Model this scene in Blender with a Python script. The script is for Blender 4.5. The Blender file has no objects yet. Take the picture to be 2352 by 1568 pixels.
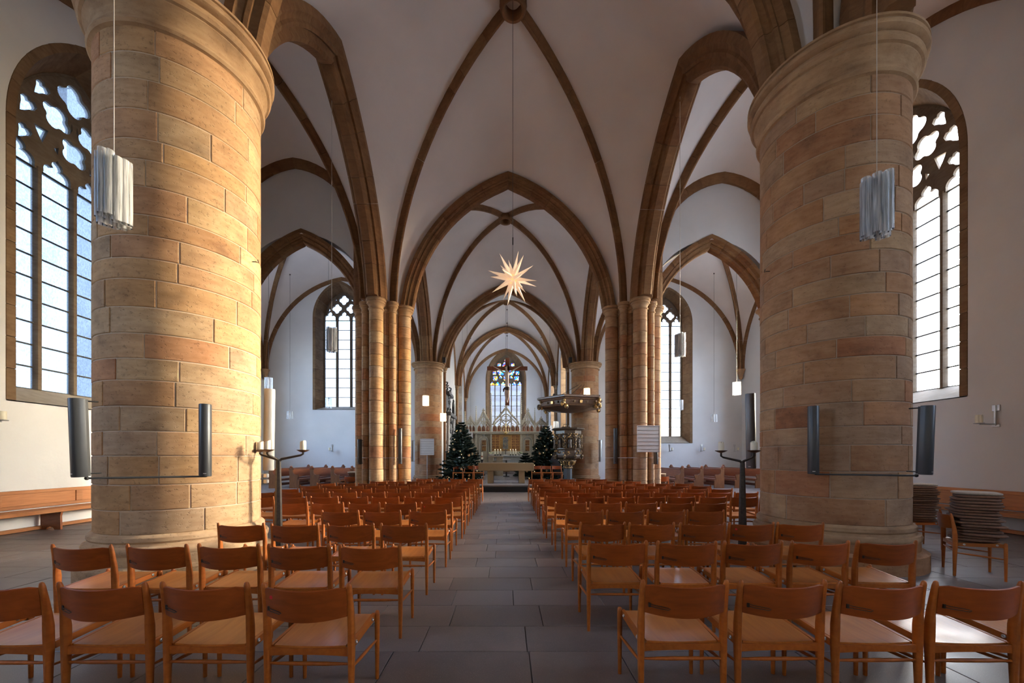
import bpy, math, random
from mathutils import Vector, Matrix
from mathutils.bvhtree import BVHTree
random.seed(7)
PI = math.pi
SC = bpy.context.scene
COL = SC.collection

# ---------------------------------------------------------------- camera
cam_d = bpy.data.cameras.new('camera')
cam_d.sensor_width = 36.0
cam_d.lens = 14.0
cam_d.shift_x = 13.0 / 2352.0
cam_d.shift_y = 266.0 / 2352.0
cam_d.clip_start = 0.05
cam_d.clip_end = 400
cam = bpy.data.objects.new('camera', cam_d)
cam.location = (0, 0, 1.5)
cam.rotation_euler = (PI / 2, 0, 0)
COL.objects.link(cam)
SC.camera = cam

# ---------------------------------------------------------------- sky, sun, exposure
world = bpy.data.worlds.new('sky')
SC.world = world
world.use_nodes = True
wn = world.node_tree
wn.nodes.clear()
w_out = wn.nodes.new('ShaderNodeOutputWorld')
w_bg = wn.nodes.new('ShaderNodeBackground')
w_sky = wn.nodes.new('ShaderNodeTexSky')
w_sky.sky_type = 'NISHITA'
w_sky.sun_disc = False
SUN_EL, SUN_AZ = math.radians(12.5), math.radians(68.0)   # azimuth from +Y towards +X
w_sky.sun_elevation = math.radians(13.0)
w_sky.sun_rotation = SUN_AZ
w_sky.air_density = 1.0
w_sky.dust_density = 3.5
w_sky.ozone_density = 2.0
w_mix = wn.nodes.new('ShaderNodeMix')
w_mix.data_type = 'RGBA'
w_mix.inputs[0].default_value = 0.34
w_mix.inputs[7].default_value = (0.62, 0.68, 0.78, 1)      # thin high cloud over the whole sky
w_scale = wn.nodes.new('ShaderNodeVectorMath')
w_scale.operation = 'SCALE'
w_scale.inputs[3].default_value = 0.30
wn.links.new(w_sky.outputs[0], w_scale.inputs[0])
wn.links.new(w_scale.outputs[0], w_mix.inputs[6])
w_tint = wn.nodes.new('ShaderNodeMix')
w_tint.data_type = 'RGBA'
w_tint.blend_type = 'MULTIPLY'
w_tint.inputs[0].default_value = 1.0
w_tint.inputs[7].default_value = (.93, .985, 1.10, 1)      # cool winter daylight
wn.links.new(w_mix.outputs[2], w_tint.inputs[6])
wn.links.new(w_tint.outputs[2], w_bg.inputs[0])
w_bg.inputs[1].default_value = 29.0
wn.links.new(w_bg.outputs[0], w_out.inputs[0])

sun_d = bpy.data.lights.new('sun', 'SUN')
sun_d.energy = 4.6
sun_d.angle = math.radians(3.0)
sun_d.color = (1.0, 0.86, 0.66)
sun = bpy.data.objects.new('sun', sun_d)
sun_dir = Vector((math.sin(SUN_AZ) * math.cos(SUN_EL), math.cos(SUN_AZ) * math.cos(SUN_EL), math.sin(SUN_EL)))
sun.rotation_euler = sun_dir.to_track_quat('Z', 'Y').to_euler()
sun.location = sun_dir * 60
COL.objects.link(sun)

SC.view_settings.view_transform = 'Standard'
SC.view_settings.look = 'None'
SC.view_settings.gamma = 1.0
SC.view_settings.use_curve_mapping = False
SC.view_settings.exposure = 0.22
SC.cycles.max_bounces = 9
SC.cycles.diffuse_bounces = 6
SC.cycles.glossy_bounces = 3
SC.cycles.transmission_bounces = 8
SC.cycles.transparent_max_bounces = 24
SC.cycles.sample_clamp_indirect = 8.0
SC.cycles.caustics_reflective = False
SC.cycles.caustics_refractive = False
SC.cycles.use_denoising = True

# ---------------------------------------------------------------- helpers
CHILD = {}
def tag(o, label=None, cat=None, group=None, kind=None):
    if label: o['label'] = label
    if cat: o['category'] = cat
    if group: o['group'] = group
    if kind: o['kind'] = kind
    return o

def link(o, parent=None):
    COL.objects.link(o)
    if parent is not None:
        o.parent = parent
        CHILD.setdefault(parent.name, []).append(o)
    return o

def empty(name, loc=(0, 0, 0), rz=0.0, parent=None):
    o = bpy.data.objects.new(name, None)
    o.empty_display_size = 0.2
    o.location = loc
    o.rotation_euler = (0, 0, rz)
    return link(o, parent)

def copy_tree(root, parent=None):
    c = root.copy()
    link(c, parent)
    for ch in CHILD.get(root.name, []):
        copy_tree(ch, c)
    return c

def place(name, data, parent=None, loc=(0, 0, 0), rz=0.0, mat=None):
    o = bpy.data.objects.new(name, data)
    o.location = loc
    o.rotation_euler = (0, 0, rz)
    return link(o, parent)

class MB:
    """collects faces; build() makes ONE mesh object"""
    def __init__(s):
        s.v = []; s.f = []; s.m = []
    def add(s, vs, fs, mi=0):
        b = len(s.v)
        s.v.extend([tuple(p) for p in vs])
        s.f.extend([tuple(b + i for i in f) for f in fs])
        s.m.extend([mi] * len(fs))
        return s
    def box(s, c, d, rz=0.0, mi=0, M=None):
        hx, hy, hz = d[0] / 2, d[1] / 2, d[2] / 2
        ps = [Vector((x, y, z)) for z in (-hz, hz) for x, y in ((-hx, -hy), (hx, -hy), (hx, hy), (-hx, hy))]
        R = Matrix.Rotation(rz, 3, 'Z') if M is None else M
        return s.add([R @ p + Vector(c) for p in ps],
                     [(3, 2, 1, 0), (4, 5, 6, 7), (0, 1, 5, 4), (1, 2, 6, 5), (2, 3, 7, 6), (3, 0, 4, 7)], mi)
    def cbox(s, c, d, b=0.01, rz=0.0, mi=0):
        """box with chamfered upright edges and top/bottom edges"""
        hx, hy, hz = d[0] / 2, d[1] / 2, d[2] / 2
        b = min(b, hx * .9, hy * .9, hz * .9)
        R = Matrix.Rotation(rz, 3, 'Z')
        rows = []
        for z, i in ((-hz, b), (-hz + b, 0), (hz - b, 0), (hz, b)):
            x, y = hx - i, hy - i
            e = b * .6
            rows.append([(-x + e, -y, z), (x - e, -y, z), (x, -y + e, z), (x, y - e, z), (x - e, y, z), (-x + e, y, z), (-x, y - e, z), (-x, -y + e, z)])
        return s.loft([[R @ Vector(p) + Vector(c) for p in r] for r in rows], True, mi)
    def loft(s, rows, caps=True, mi=0, closed=True):
        n = len(rows[0]); b = len(s.v)
        for r in rows: s.v.extend([tuple(p) for p in r])
        k = n if closed else n - 1
        for i in range(len(rows) - 1):
            for j in range(k):
                a, c = b + i * n + j, b + i * n + (j + 1) % n
                s.f.append((a, c, c + n, a + n)); s.m.append(mi)
        if caps:
            s.f.append(tuple(b + j for j in reversed(range(n)))); s.m.append(mi)
            e = b + (len(rows) - 1) * n
            s.f.append(tuple(e + j for j in range(n))); s.m.append(mi)
        return s
    def lathe(s, prof, seg=24, c=(0, 0, 0), caps=True, mi=0, ph=0.0, sx=1, sy=1):
        rows = []
        for r, z in prof:
            rows.append([(c[0] + sx * r * math.cos(ph + 2 * PI * k / seg), c[1] + sy * r * math.sin(ph + 2 * PI * k / seg), c[2] + z) for k in range(seg)])
        return s.loft(rows, caps, mi)
    def tube(s, pts, r, seg=8, caps=True, mi=0, flat=1.0):
        pts = [Vector(p) for p in pts]
        rs = r if isinstance(r, (list, tuple)) else [r] * len(pts)
        rows = []; N = None
        for i, p in enumerate(pts):
            t = (pts[min(i + 1, len(pts) - 1)] - pts[max(i - 1, 0)]).normalized()
            if N is None:
                N = t.orthogonal() if abs(t.z) > .9 else Vector((0, 0, 1)).cross(t)
                N.normalize()
            else:
                N = (N - t * N.dot(t)).normalized()
            B = t.cross(N)
            rows.append([p + N * (rs[i] * math.cos(2 * PI * k / seg)) + B * (rs[i] * flat * math.sin(2 * PI * k / seg)) for k in range(seg)])
        return s.loft(rows, caps, mi)
    def prism(s, poly, z0, z1, mi=0):
        return s.loft([[(x, y, z0) for x, y in poly], [(x, y, z1) for x, y in poly]], True, mi)
    def slab(s, poly3, off, mi=0):
        """polygon in space pushed along vector off"""
        o = Vector(off)
        return s.loft([[Vector(p) for p in poly3], [Vector(p) + o for p in poly3]], True, mi)
    def sphere(s, c, r, seg=12, rings=8, sc=(1, 1, 1), mi=0):
        rows = []
        for i in range(rings + 1):
            a = -PI / 2 + PI * i / rings
            q = max(math.cos(a), .001)
            rows.append([(c[0] + sc[0] * r * q * math.cos(2 * PI * k / seg), c[1] + sc[1] * r * q * math.sin(2 * PI * k / seg), c[2] + sc[2] * r * math.sin(a)) for k in range(seg)])
        return s.loft(rows, True, mi)
    def mesh(s, name, mats, smooth=None):
        me = bpy.data.meshes.new(name)
        me.from_pydata(s.v, [], s.f)
        for m in (mats if isinstance(mats, (list, tuple)) else [mats]):
            me.materials.append(MAT[m])
        if any(s.m):
            me.polygons.foreach_set('material_index', s.m)
        if smooth is not None:
            me.polygons.foreach_set('use_smooth', [True] * len(me.polygons))
            me.set_sharp_from_angle(angle=math.radians(smooth))
        me.update()
        return me
    def build(s, name, mats, parent=None, loc=(0, 0, 0), rz=0.0, smooth=None):
        return place(name, s.mesh(name, mats, smooth), parent, loc, rz)
# ---------------------------------------------------------------- materials
MAT = {}
def nt(name):
    m = bpy.data.materials.new(name)
    m.use_nodes = True
    t = m.node_tree
    t.nodes.clear()
    o = t.nodes.new('ShaderNodeOutputMaterial')
    MAT[name] = m
    return m, t, o
def N(t, typ, **kw):
    n = t.nodes.new(typ)
    for k, v in kw.items():
        if k.startswith('i_'):
            key = k[2:]
            key = int(key) if key.isdigit() else key.replace('_', ' ')
            n.inputs[key].default_value = v
        else:
            setattr(n, k, v)
    return n
def ramp(t, stops, interp='LINEAR'):
    r = t.nodes.new('ShaderNodeValToRGB')
    e = r.color_ramp.elements
    r.color_ramp.interpolation = interp
    while len(e) < len(stops): e.new(0.5)
    for i, (p, c) in enumerate(stops):
        e[i].position = p
        e[i].color = (*c, 1) if len(c) == 3 else c
    return r
def mixc(t, fac, a, b, mode='MIX'):
    m = t.nodes.new('ShaderNodeMix'); m.data_type = 'RGBA'; m.blend_type = mode
    for sock, v in ((0, fac), (6, a), (7, b)):
        if hasattr(v, 'links') or hasattr(v, 'is_linked'): t.links.new(v, m.inputs[sock])
        elif isinstance(v, (int, float)): m.inputs[sock].default_value = v
        else: m.inputs[sock].default_value = (*v, 1)
    return m.outputs[2]
def coords(t, scale=(1, 1, 1), world=False, rnd=True):
    """object coordinates (or true position), shifted per object so no two pieces repeat"""
    mp = N(t, 'ShaderNodeMapping'); mp.inputs['Scale'].default_value = scale
    if world:
        g = N(t, 'ShaderNodeNewGeometry'); t.links.new(g.outputs['Position'], mp.inputs[0])
    else:
        c = N(t, 'ShaderNodeTexCoord'); t.links.new(c.outputs['Object'], mp.inputs[0])
        if rnd:
            oi = N(t, 'ShaderNodeObjectInfo')
            k = N(t, 'ShaderNodeMath', operation='MULTIPLY'); k.inputs[1].default_value = 57.0
            t.links.new(oi.outputs['Random'], k.inputs[0])
            t.links.new(k.outputs[0], mp.inputs['Location'])
    return mp.outputs[0]
def principled(t, o, col, rough=.6, metal=0.0, spec=.5, coat=0.0, bump=None, bstr=.2, bdist=.01):
    p = N(t, 'ShaderNodeBsdfPrincipled')
    if isinstance(col, tuple): p.inputs['Base Color'].default_value = (*col, 1)
    else: t.links.new(col, p.inputs['Base Color'])
    if isinstance(rough, (int, float)): p.inputs['Roughness'].default_value = rough
    else: t.links.new(rough, p.inputs['Roughness'])
    p.inputs['Metallic'].default_value = metal
    p.inputs['Specular IOR Level'].default_value = spec
    p.inputs['Coat Weight'].default_value = coat
    p.inputs['Coat Roughness'].default_value = .2
    if bump is not None:
        b = N(t, 'ShaderNodeBump'); b.inputs['Strength'].default_value = bstr; b.inputs['Distance'].default_value = bdist
        t.links.new(bump, b.inputs['Height']); t.links.new(b.outputs[0], p.inputs['Normal'])
    t.links.new(p.outputs[0], o.inputs[0])
    return p

def plain(name, col, rough=.6, metal=0.0, spec=.5, var=.12, scale=6.0, coat=0.0, bstr=.1):
    """one colour with a little cloudy variation and fine relief"""
    m, t, o = nt(name)
    v = coords(t)
    n = N(t, 'ShaderNodeTexNoise'); n.inputs['Scale'].default_value = scale; n.inputs['Detail'].default_value = 5
    t.links.new(v, n.inputs['Vector'])
    r = ramp(t, [(.3, tuple(c * (1 - var) for c in col)), (.7, tuple(min(1, c * (1 + var)) for c in col))])
    t.links.new(n.outputs[0], r.inputs[0])
    principled(t, o, r.outputs[0], rough, metal, spec, coat, n.outputs[0], bstr, .004)
    return m

def stone(name, cols, pit=.5, rough=.85, vein=.35, bd=.012):
    """sandstone: each block takes its own tone from the object's random number, with beds, stains and pits"""
    m, t, o = nt(name)
    oi = N(t, 'ShaderNodeObjectInfo')
    r = ramp(t, [(i / (len(cols) - 1), c) for i, c in enumerate(cols)])
    t.links.new(oi.outputs['Random'], r.inputs[0])
    v = coords(t, (1, 1, 1.0))
    n1 = N(t, 'ShaderNodeTexNoise'); n1.inputs['Scale'].default_value = 2.2; n1.inputs['Detail'].default_value = 6; n1.inputs['Roughness'].default_value = .62
    t.links.new(v, n1.inputs['Vector'])
    v2 = coords(t, (1, 1, 4.0))
    n2 = N(t, 'ShaderNodeTexNoise'); n2.inputs['Scale'].default_value = 5; n2.inputs['Detail'].default_value = 4
    t.links.new(v2, n2.inputs['Vector'])
    r1 = ramp(t, [(.30, (.50, .46, .45)), (.42, (.86, .80, .74)), (.54, (1.05, 1.03, 1)), (.70, (1.28, 1.25, 1.12))])
    t.links.new(n1.outputs[0], r1.inputs[0])
    c1 = mixc(t, vein * 2, r.outputs[0], r1.outputs[0], 'MULTIPLY')
    r2 = ramp(t, [(.35, (.82, .74, .66)), (.62, (1.1, 1.1, 1.1))])
    t.links.new(n2.outputs[0], r2.inputs[0])
    c2 = mixc(t, .6, c1, r2.outputs[0], 'MULTIPLY')
    # pits from tooling and weather
    vo = N(t, 'ShaderNodeTexNoise'); vo.inputs['Scale'].default_value = 22; vo.inputs['Detail'].default_value = 3; vo.inputs['Roughness'].default_value = .7
    t.links.new(coords(t, (1, 1, 1.6)), vo.inputs['Vector'])
    r3 = ramp(t, [(.33, (0, 0, 0)), (.42, (1, 1, 1))])
    t.links.new(vo.outputs[0], r3.inputs[0])
    c3 = mixc(t, pit * .5, c2, r3.outputs[0], 'MULTIPLY')
    h = mixc(t, .35, r3.outputs[0], n1.outputs[0])
    principled(t, o, c3, rough, 0, .25, 0, h, .55 * pit + .15, bd)
    return m

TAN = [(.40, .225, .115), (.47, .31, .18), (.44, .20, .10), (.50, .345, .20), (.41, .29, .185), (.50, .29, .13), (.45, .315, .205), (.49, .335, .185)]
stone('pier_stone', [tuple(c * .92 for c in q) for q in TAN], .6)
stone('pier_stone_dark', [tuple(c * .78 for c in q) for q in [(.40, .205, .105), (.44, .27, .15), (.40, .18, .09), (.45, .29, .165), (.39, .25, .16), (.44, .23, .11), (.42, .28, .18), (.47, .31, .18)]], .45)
stone('capital_stone', [(.33, .215, .125), (.37, .245, .145)], .3, bd=.004)
stone('rib_stone', [(.155, .078, .034), (.19, .103, .047), (.17, .080, .036), (.20, .115, .056)], .3, bd=.004)
stone('jamb_stone', [(.165, .105, .058), (.19, .125, .072), (.155, .093, .05), (.20, .135, .08)], .35, bd=.006)
stone('tracery_stone', [(.12, .095, .07), (.15, .12, .09)], .2, bd=.003)
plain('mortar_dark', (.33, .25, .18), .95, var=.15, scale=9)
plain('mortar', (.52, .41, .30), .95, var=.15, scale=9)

def plaster(name, col, var=.05):
    m, t, o = nt(name)
    v = coords(t, world=True)
    n = N(t, 'ShaderNodeTexNoise'); n.inputs['Scale'].default_value = .55; n.inputs['Detail'].default_value = 7
    t.links.new(v, n.inputs['Vector'])
    r = ramp(t, [(.32, tuple(c * (1 - var * 1.6) for c in col)), (.66, tuple(min(1, c * (1 + var)) for c in col))])
    t.links.new(n.outputs[0], r.inputs[0])
    n2 = N(t, 'ShaderNodeTexNoise'); n2.inputs['Scale'].default_value = 5; n2.inputs['Detail'].default_value = 5
    t.links.new(v, n2.inputs['Vector'])
    principled(t, o, r.outputs[0], .93, 0, .15, 0, n2.outputs[0], .28, .02)
plaster('wall_plaster', (.66, .655, .645))
plaster('vault_plaster', (.74, .675, .63))

def slabs(name, base):
    m, t, o = nt(name)
    oi = N(t, 'ShaderNodeObjectInfo')
    v = coords(t, world=True)
    n = N(t, 'ShaderNodeTexNoise'); n.inputs['Scale'].default_value = 2.5; n.inputs['Detail'].default_value = 8; n.inputs['Roughness'].default_value = .7
    t.links.new(v, n.inputs['Vector'])
    r = ramp(t, [(.3, tuple(c * .8 for c in base)), (.7, tuple(c * 1.22 for c in base))])
    t.links.new(n.outputs[0], r.inputs[0])
    rr = ramp(t, [(0, (.86, .86, .86)), (1, (1.12, 1.1, 1.08))]); t.links.new(oi.outputs['Random'], rr.inputs[0])
    c = mixc(t, 1.0, r.outputs[0], rr.outputs[0], 'MULTIPLY')
    sp = N(t, 'ShaderNodeTexNoise'); sp.inputs['Scale'].default_value = 160; sp.inputs['Detail'].default_value = 2
    t.links.new(v, sp.inputs['Vector'])
    rs = ramp(t, [(.62, (0, 0, 0)), (.7, (1, 1, 1))]); t.links.new(sp.outputs[0], rs.inputs[0])
    c = mixc(t, rs.outputs[0], c, tuple(min(1, q * 1.9) for q in base))
    rg = ramp(t, [(.3, (.28, .28, .28)), (.7, (.44, .44, .44))]); t.links.new(n.outputs[0], rg.inputs[0])
    principled(t, o, c, rg.outputs[0], 0, .45, 0, n.outputs[0], .08, .004)
slabs('floor_slab', (.150, .126, .118))
plain('floor_joint', (.045, .04, .037), .9)
slabs('step_slab', (.20, .18, .17))

def wood(name, c0, c1, rough=.35, spec=.5, coat=.25, axis=(14, 1.2, 14), rnd=.16, scale=2.2):
    m, t, o = nt(name)
    v = coords(t, axis)
    n = N(t, 'ShaderNodeTexNoise'); n.inputs['Scale'].default_value = scale; n.inputs['Detail'].default_value = 6; n.inputs['Distortion'].default_value = .6
    t.links.new(v, n.inputs['Vector'])
    r = ramp(t, [(.3, c0), (.7, c1)]); t.links.new(n.outputs[0], r.inputs[0])
    oi = N(t, 'ShaderNodeObjectInfo')
    rr = ramp(t, [(0, (1 - rnd, 1 - rnd, 1 - rnd)), (1, (1 + rnd, 1 + rnd * .9, 1 + rnd * .7))]); t.links.new(oi.outputs['Random'], rr.inputs[0])
    c = mixc(t, 1.0, r.outputs[0], rr.outputs[0], 'MULTIPLY')
    principled(t, o, c, rough, 0, spec, coat, n.outputs[0], .06, .002)
wood('chair_frame_wood', (.32, .080, .009), (.42, .120, .017), .42, .35, .06)
wood('chair_back_wood', (.205, .040, .003), (.285, .060, .0055), .45, .3, .06, axis=(1.5, 14, 14))
wood('chair_seat_wood', (.39, .125, .022), (.52, .19, .040), .34, .45, .12, axis=(10, 1.0, 10))
wood('bench_wood', (.34, .125, .040), (.46, .19, .065), .45, axis=(3, 1, 16))
wood('pew_wood', (.20, .056, .016), (.28, .088, .028), .45, axis=(3, 1, 12))
wood('pew_end_wood', (.17, .066, .022), (.25, .105, .038), .5, axis=(8, 8, 1.5))
wood('cross_wood', (.19, .065, .028), (.26, .09, .04), .55, axis=(6, 6, 1.5))
wood('dark_carved_wood', (.035, .021, .012), (.085, .053, .030), .5, axis=(5, 5, 5))
plain('gilding', (.50, .30, .11), .35, .75, var=.25, scale=20)
plain('brass', (.60, .42, .16), .28, .95)
plain('bark', (.09, .06, .04), .9)
plain('dark_iron', (.045, .036, .030), .45, .55, var=.3, scale=30, bstr=.3)
plain('bronze_dish', (.16, .095, .06), .4, .6)
plain('wax', (.83, .77, .60), .45, var=.04)
plain('speaker_grey', (.055, .058, .062), .42, .35, var=.05)
plain('speaker_mid', (.13, .132, .135), .35, .35, var=.05)
plain('speaker_light', (.42, .42, .40), .4, .25, var=.05)
plain('steel', (.55, .55, .55), .3, .95)
plain('black_metal', (.02, .02, .02), .5, .4)
plain('black_riser', (.018, .019, .02), .8)
plain('board_white', (.62, .57, .52), .7, var=.03)
plain('board_rail', (.28, .24, .21), .6)
plain('altar_stone', (.27, .18, .085), .75, var=.08, scale=60)
plain('cream_stone', (.54, .49, .375), .8, var=.1, scale=8)
plain('grey_stone', (.34, .34, .31), .8, var=.1)
plain('retable_red', (.35, .11, .05), .7, var=.2)
plain('skin_paint', (.72, .60, .50), .6, var=.1)
plain('dark_cloth_paint', (.09, .06, .05), .7)
plain('monument_dark', (.035, .033, .035), .45, var=.3)
plain('monument_pale', (.42, .40, .37), .7, var=.25, scale=14)
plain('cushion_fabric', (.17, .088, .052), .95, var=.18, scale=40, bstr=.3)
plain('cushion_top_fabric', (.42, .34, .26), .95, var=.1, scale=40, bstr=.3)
plain('pulpit_base', (.06, .065, .07), .5)
plain('needles', (.009, .024, .012), .7, var=.35, scale=12)
plain('ornament_straw', (.50, .30, .14), .5)
plain('flower_white', (.62, .66, .42), .7, var=.2, scale=40)
plain('leaf_green', (.06, .13, .04), .6, var=.3, scale=30)
plain('linen', (.66, .63, .58), .9)
plain('cable_dark', (.05, .045, .04), .5, .4)
plain('cable_pale', (.55, .52, .47), .5, .3)
plain('sticker_red', (.65, .01, .02), .5)
plain('carpet_dark', (.03, .03, .032), .95)

def emit(name, col, s):
    m, t, o = nt(name)
    e = N(t, 'ShaderNodeEmission'); e.inputs[0].default_value = (*col, 1); e.inputs[1].default_value = s
    t.links.new(e.outputs[0], o.inputs[0])
emit('fairy_light', (1.0, .62, .28), 4.0)
emit('lamp_glow', (1.0, .68, .34), 14.0)
emit('flame', (1.0, .75, .4), 8.0)

def glass_pane(name, tint, trans=.75, ripple=.25, milk=(.75, .82, .9), scale=30):
    """hand-made window glass: mostly clear, its ripples dim and scatter the daylight unevenly"""
    m, t, o = nt(name)
    v = coords(t, (1, 1, .55))
    n = N(t, 'ShaderNodeTexNoise'); n.inputs['Scale'].default_value = scale; n.inputs['Detail'].default_value = 3
    t.links.new(v, n.inputs['Vector'])
    n2 = N(t, 'ShaderNodeTexNoise'); n2.inputs['Scale'].default_value = 2.0; n2.inputs['Detail'].default_value = 2
    t.links.new(v, n2.inputs['Vector'])
    lo = tuple(c * (1 - ripple) for c in tint)
    r = ramp(t, [(.35, lo), (.65, tint)]); t.links.new(n.outputs[0], r.inputs[0])
    r2 = ramp(t, [(.3, (.72, .76, .8)), (.7, (1, 1, 1))]); t.links.new(n2.outputs[0], r2.inputs[0])
    c = mixc(t, 1.0, r.outputs[0], r2.outputs[0], 'MULTIPLY')
    tr = N(t, 'ShaderNodeBsdfTransparent'); t.links.new(c, tr.inputs[0])
    tl = N(t, 'ShaderNodeBsdfTranslucent'); tl.inputs[0].default_value = (*milk, 1)
    gl = N(t, 'ShaderNodeBsdfGlossy'); gl.inputs['Roughness'].default_value = .08
    m1 = N(t, 'ShaderNodeMixShader'); m1.inputs[0].default_value = 1 - trans
    t.links.new(tr.outputs[0], m1.inputs[1]); t.links.new(tl.outputs[0], m1.inputs[2])
    m2 = N(t, 'ShaderNodeMixShader'); m2.inputs[0].default_value = .04
    t.links.new(m1.outputs[0], m2.inputs[1]); t.links.new(gl.outputs[0], m2.inputs[2])
    t.links.new(m2.outputs[0], o.inputs[0])
glass_pane('pane_north', (.098, .108, .117), .86, .38, (.2, .22, .25))
glass_pane('pane_milk', (.70, .76, .82), .25, .1, (.68, .78, .88))
glass_pane('pane_dim', (.36, .385, .42), .85, .1, (.5, .55, .6))  # tint added to hold back daylight through the unseen windows beside the camera
glass_pane('pane_clear', (.96, .96, .96), .95, .04)
glass_pane('pane_south', (.93, .93, .92), .85, .08)
glass_pane('pane_east', (.72, .72, .76), .7, .2)

def stained():
    m, t, o = nt('stained_glass')
    v = coords(t, rnd=False)
    vo = N(t, 'ShaderNodeTexVoronoi'); vo.inputs['Scale'].default_value = 8.0
    t.links.new(v, vo.inputs['Vector'])
    se = N(t, 'ShaderNodeSeparateColor'); t.links.new(vo.outputs['Color'], se.inputs[0])
    r = ramp(t, [(0, (.02, .07, .62)), (.2, (.9, .5, .02)), (.36, (.03, .32, .55)), (.5, (.95, .8, .25)), (.62, (.55, .05, .02)), (.74, (.06, .10, .65)), (.86, (.85, .85, .8)), (.95, (.1, .4, .2))], 'CONSTANT')
    t.links.new(se.outputs[0], r.inputs[0])
    ed = N(t, 'ShaderNodeTexVoronoi'); ed.feature = 'DISTANCE_TO_EDGE'; ed.inputs['Scale'].default_value = 8.0
    t.links.new(v, ed.inputs['Vector'])
    re = ramp(t, [(.035, (0, 0, 0)), (.05, (1, 1, 1))]); t.links.new(ed.outputs['Distance'], re.inputs[0])
    c = mixc(t, 1.0, r.outputs[0], re.outputs[0], 'MULTIPLY')
    c = mixc(t, 1.0, c, (.22, .22, .22), 'MULTIPLY')
    tr = N(t, 'ShaderNodeBsdfTransparent'); t.links.new(c, tr.inputs[0])
    t.links.new(tr.outputs[0], o.inputs[0])
stained()
def lattice():
    m, t, o = nt('lattice_glass')
    v = coords(t, (1, 1, 1), rnd=False)
    s = N(t, 'ShaderNodeSeparateXYZ'); t.links.new(v, s.inputs[0])
    outs = []
    for sg in (1, -1):
        a = N(t, 'ShaderNodeMath', operation='MULTIPLY_ADD'); a.inputs[1].default_value = sg * .75
        t.links.new(s.outputs[2], a.inputs[0]); t.links.new(s.outputs[0], a.inputs[2])
        b = N(t, 'ShaderNodeMath', operation='PINGPONG'); b.inputs[1].default_value = .065
        t.links.new(a.outputs[0], b.inputs[0])
        c = N(t, 'ShaderNodeMath', operation='GREATER_THAN'); c.inputs[1].default_value = .012
        t.links.new(b.outputs[0], c.inputs[0]); outs.append(c.outputs[0])
    mu = N(t, 'ShaderNodeMath', operation='MULTIPLY'); t.links.new(outs[0], mu.inputs[0]); t.links.new(outs[1], mu.inputs[1])
    n = N(t, 'ShaderNodeTexNoise'); n.inputs['Scale'].default_value = 1.3; t.links.new(v, n.inputs['Vector'])
    r = ramp(t, [(.35, (.030, .028, .031)), (.6, (.050, .050, .057))]); t.links.new(n.outputs[0], r.inputs[0])
    col = mixc(t, mu.outputs[0], (.012, .008, .008), r.outputs[0])
    tr = N(t, 'ShaderNodeBsdfTransparent'); t.links.new(col, tr.inputs[0])
    t.links.new(tr.outputs[0], o.inputs[0])
lattice()
def lamp_glass(name, glow=0.0):
    """cast glass with drawn streaks: part clear, part milky"""
    m, t, o = nt(name)
    v = coords(t, (1, 1, .04))
    n = N(t, 'ShaderNodeTexNoise'); n.inputs['Scale'].default_value = 60; n.inputs['Detail'].default_value = 2
    t.links.new(v, n.inputs['Vector'])
    r = ramp(t, [(.36, (.16, .16, .16)), (.64, (.66, .66, .66))]); t.links.new(n.outputs[0], r.inputs[0])
    tr = N(t, 'ShaderNodeBsdfTransparent'); tr.inputs[0].default_value = (.98, .99, .99, 1)
    tl = N(t, 'ShaderNodeBsdfTranslucent'); tl.inputs[0].default_value = (1, 1, 1, 1)
    df = N(t, 'ShaderNodeBsdfDiffuse'); df.inputs[0].default_value = (1, 1, 1, 1)
    gl = N(t, 'ShaderNodeBsdfGlossy'); gl.inputs['Roughness'].default_value = .16
    md = N(t, 'ShaderNodeMixShader'); md.inputs[0].default_value = .5
    t.links.new(tl.outputs[0], md.inputs[1]); t.links.new(df.outputs[0], md.inputs[2])
    m1 = N(t, 'ShaderNodeMixShader'); t.links.new(r.outputs[0], m1.inputs[0])
    t.links.new(tr.outputs[0], m1.inputs[1]); t.links.new(md.outputs[0], m1.inputs[2])
    lw = N(t, 'ShaderNodeLayerWeight'); lw.inputs[0].default_value = .22
    m2 = N(t, 'ShaderNodeMixShader'); t.links.new(lw.outputs['Fresnel'], m2.inputs[0])
    t.links.new(m1.outputs[0], m2.inputs[1]); t.links.new(gl.outputs[0], m2.inputs[2])
    last = m2.outputs[0]
    if glow:
        e = N(t, 'ShaderNodeEmission'); e.inputs[0].default_value = (1, .72, .4, 1); e.inputs[1].default_value = glow
        ad = N(t, 'ShaderNodeAddShader'); t.links.new(last, ad.inputs[0]); t.links.new(e.outputs[0], ad.inputs[1]); last = ad.outputs[0]
    t.links.new(last, o.inputs[0])
lamp_glass('lamp_glass')
def star_paper():
    m, t, o = nt('star_paper')
    p = N(t, 'ShaderNodeBsdfPrincipled'); p.inputs['Base Color'].default_value = (.80, .68, .55, 1); p.inputs['Roughness'].default_value = .6
    e = N(t, 'ShaderNodeEmission'); e.inputs[0].default_value = (1, .64, .40, 1); e.inputs[1].default_value = .40
    ad = N(t, 'ShaderNodeAddShader'); t.links.new(p.outputs[0], ad.inputs[0]); t.links.new(e.outputs[0], ad.inputs[1])
    t.links.new(ad.outputs[0], o.inputs[0])
star_paper()
def painting(name, scale, stops):
    m, t, o = nt(name)
    v = coords(t, rnd=False)
    n = N(t, 'ShaderNodeTexNoise'); n.inputs['Scale'].default_value = scale; n.inputs['Detail'].default_value = 4; n.inputs['Distortion'].default_value = 1.2
    t.links.new(v, n.inputs['Vector'])
    r = ramp(t, stops); t.links.new(n.outputs[0], r.inputs[0])
    principled(t, o, r.outputs[0], .5, 0, .4)
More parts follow.
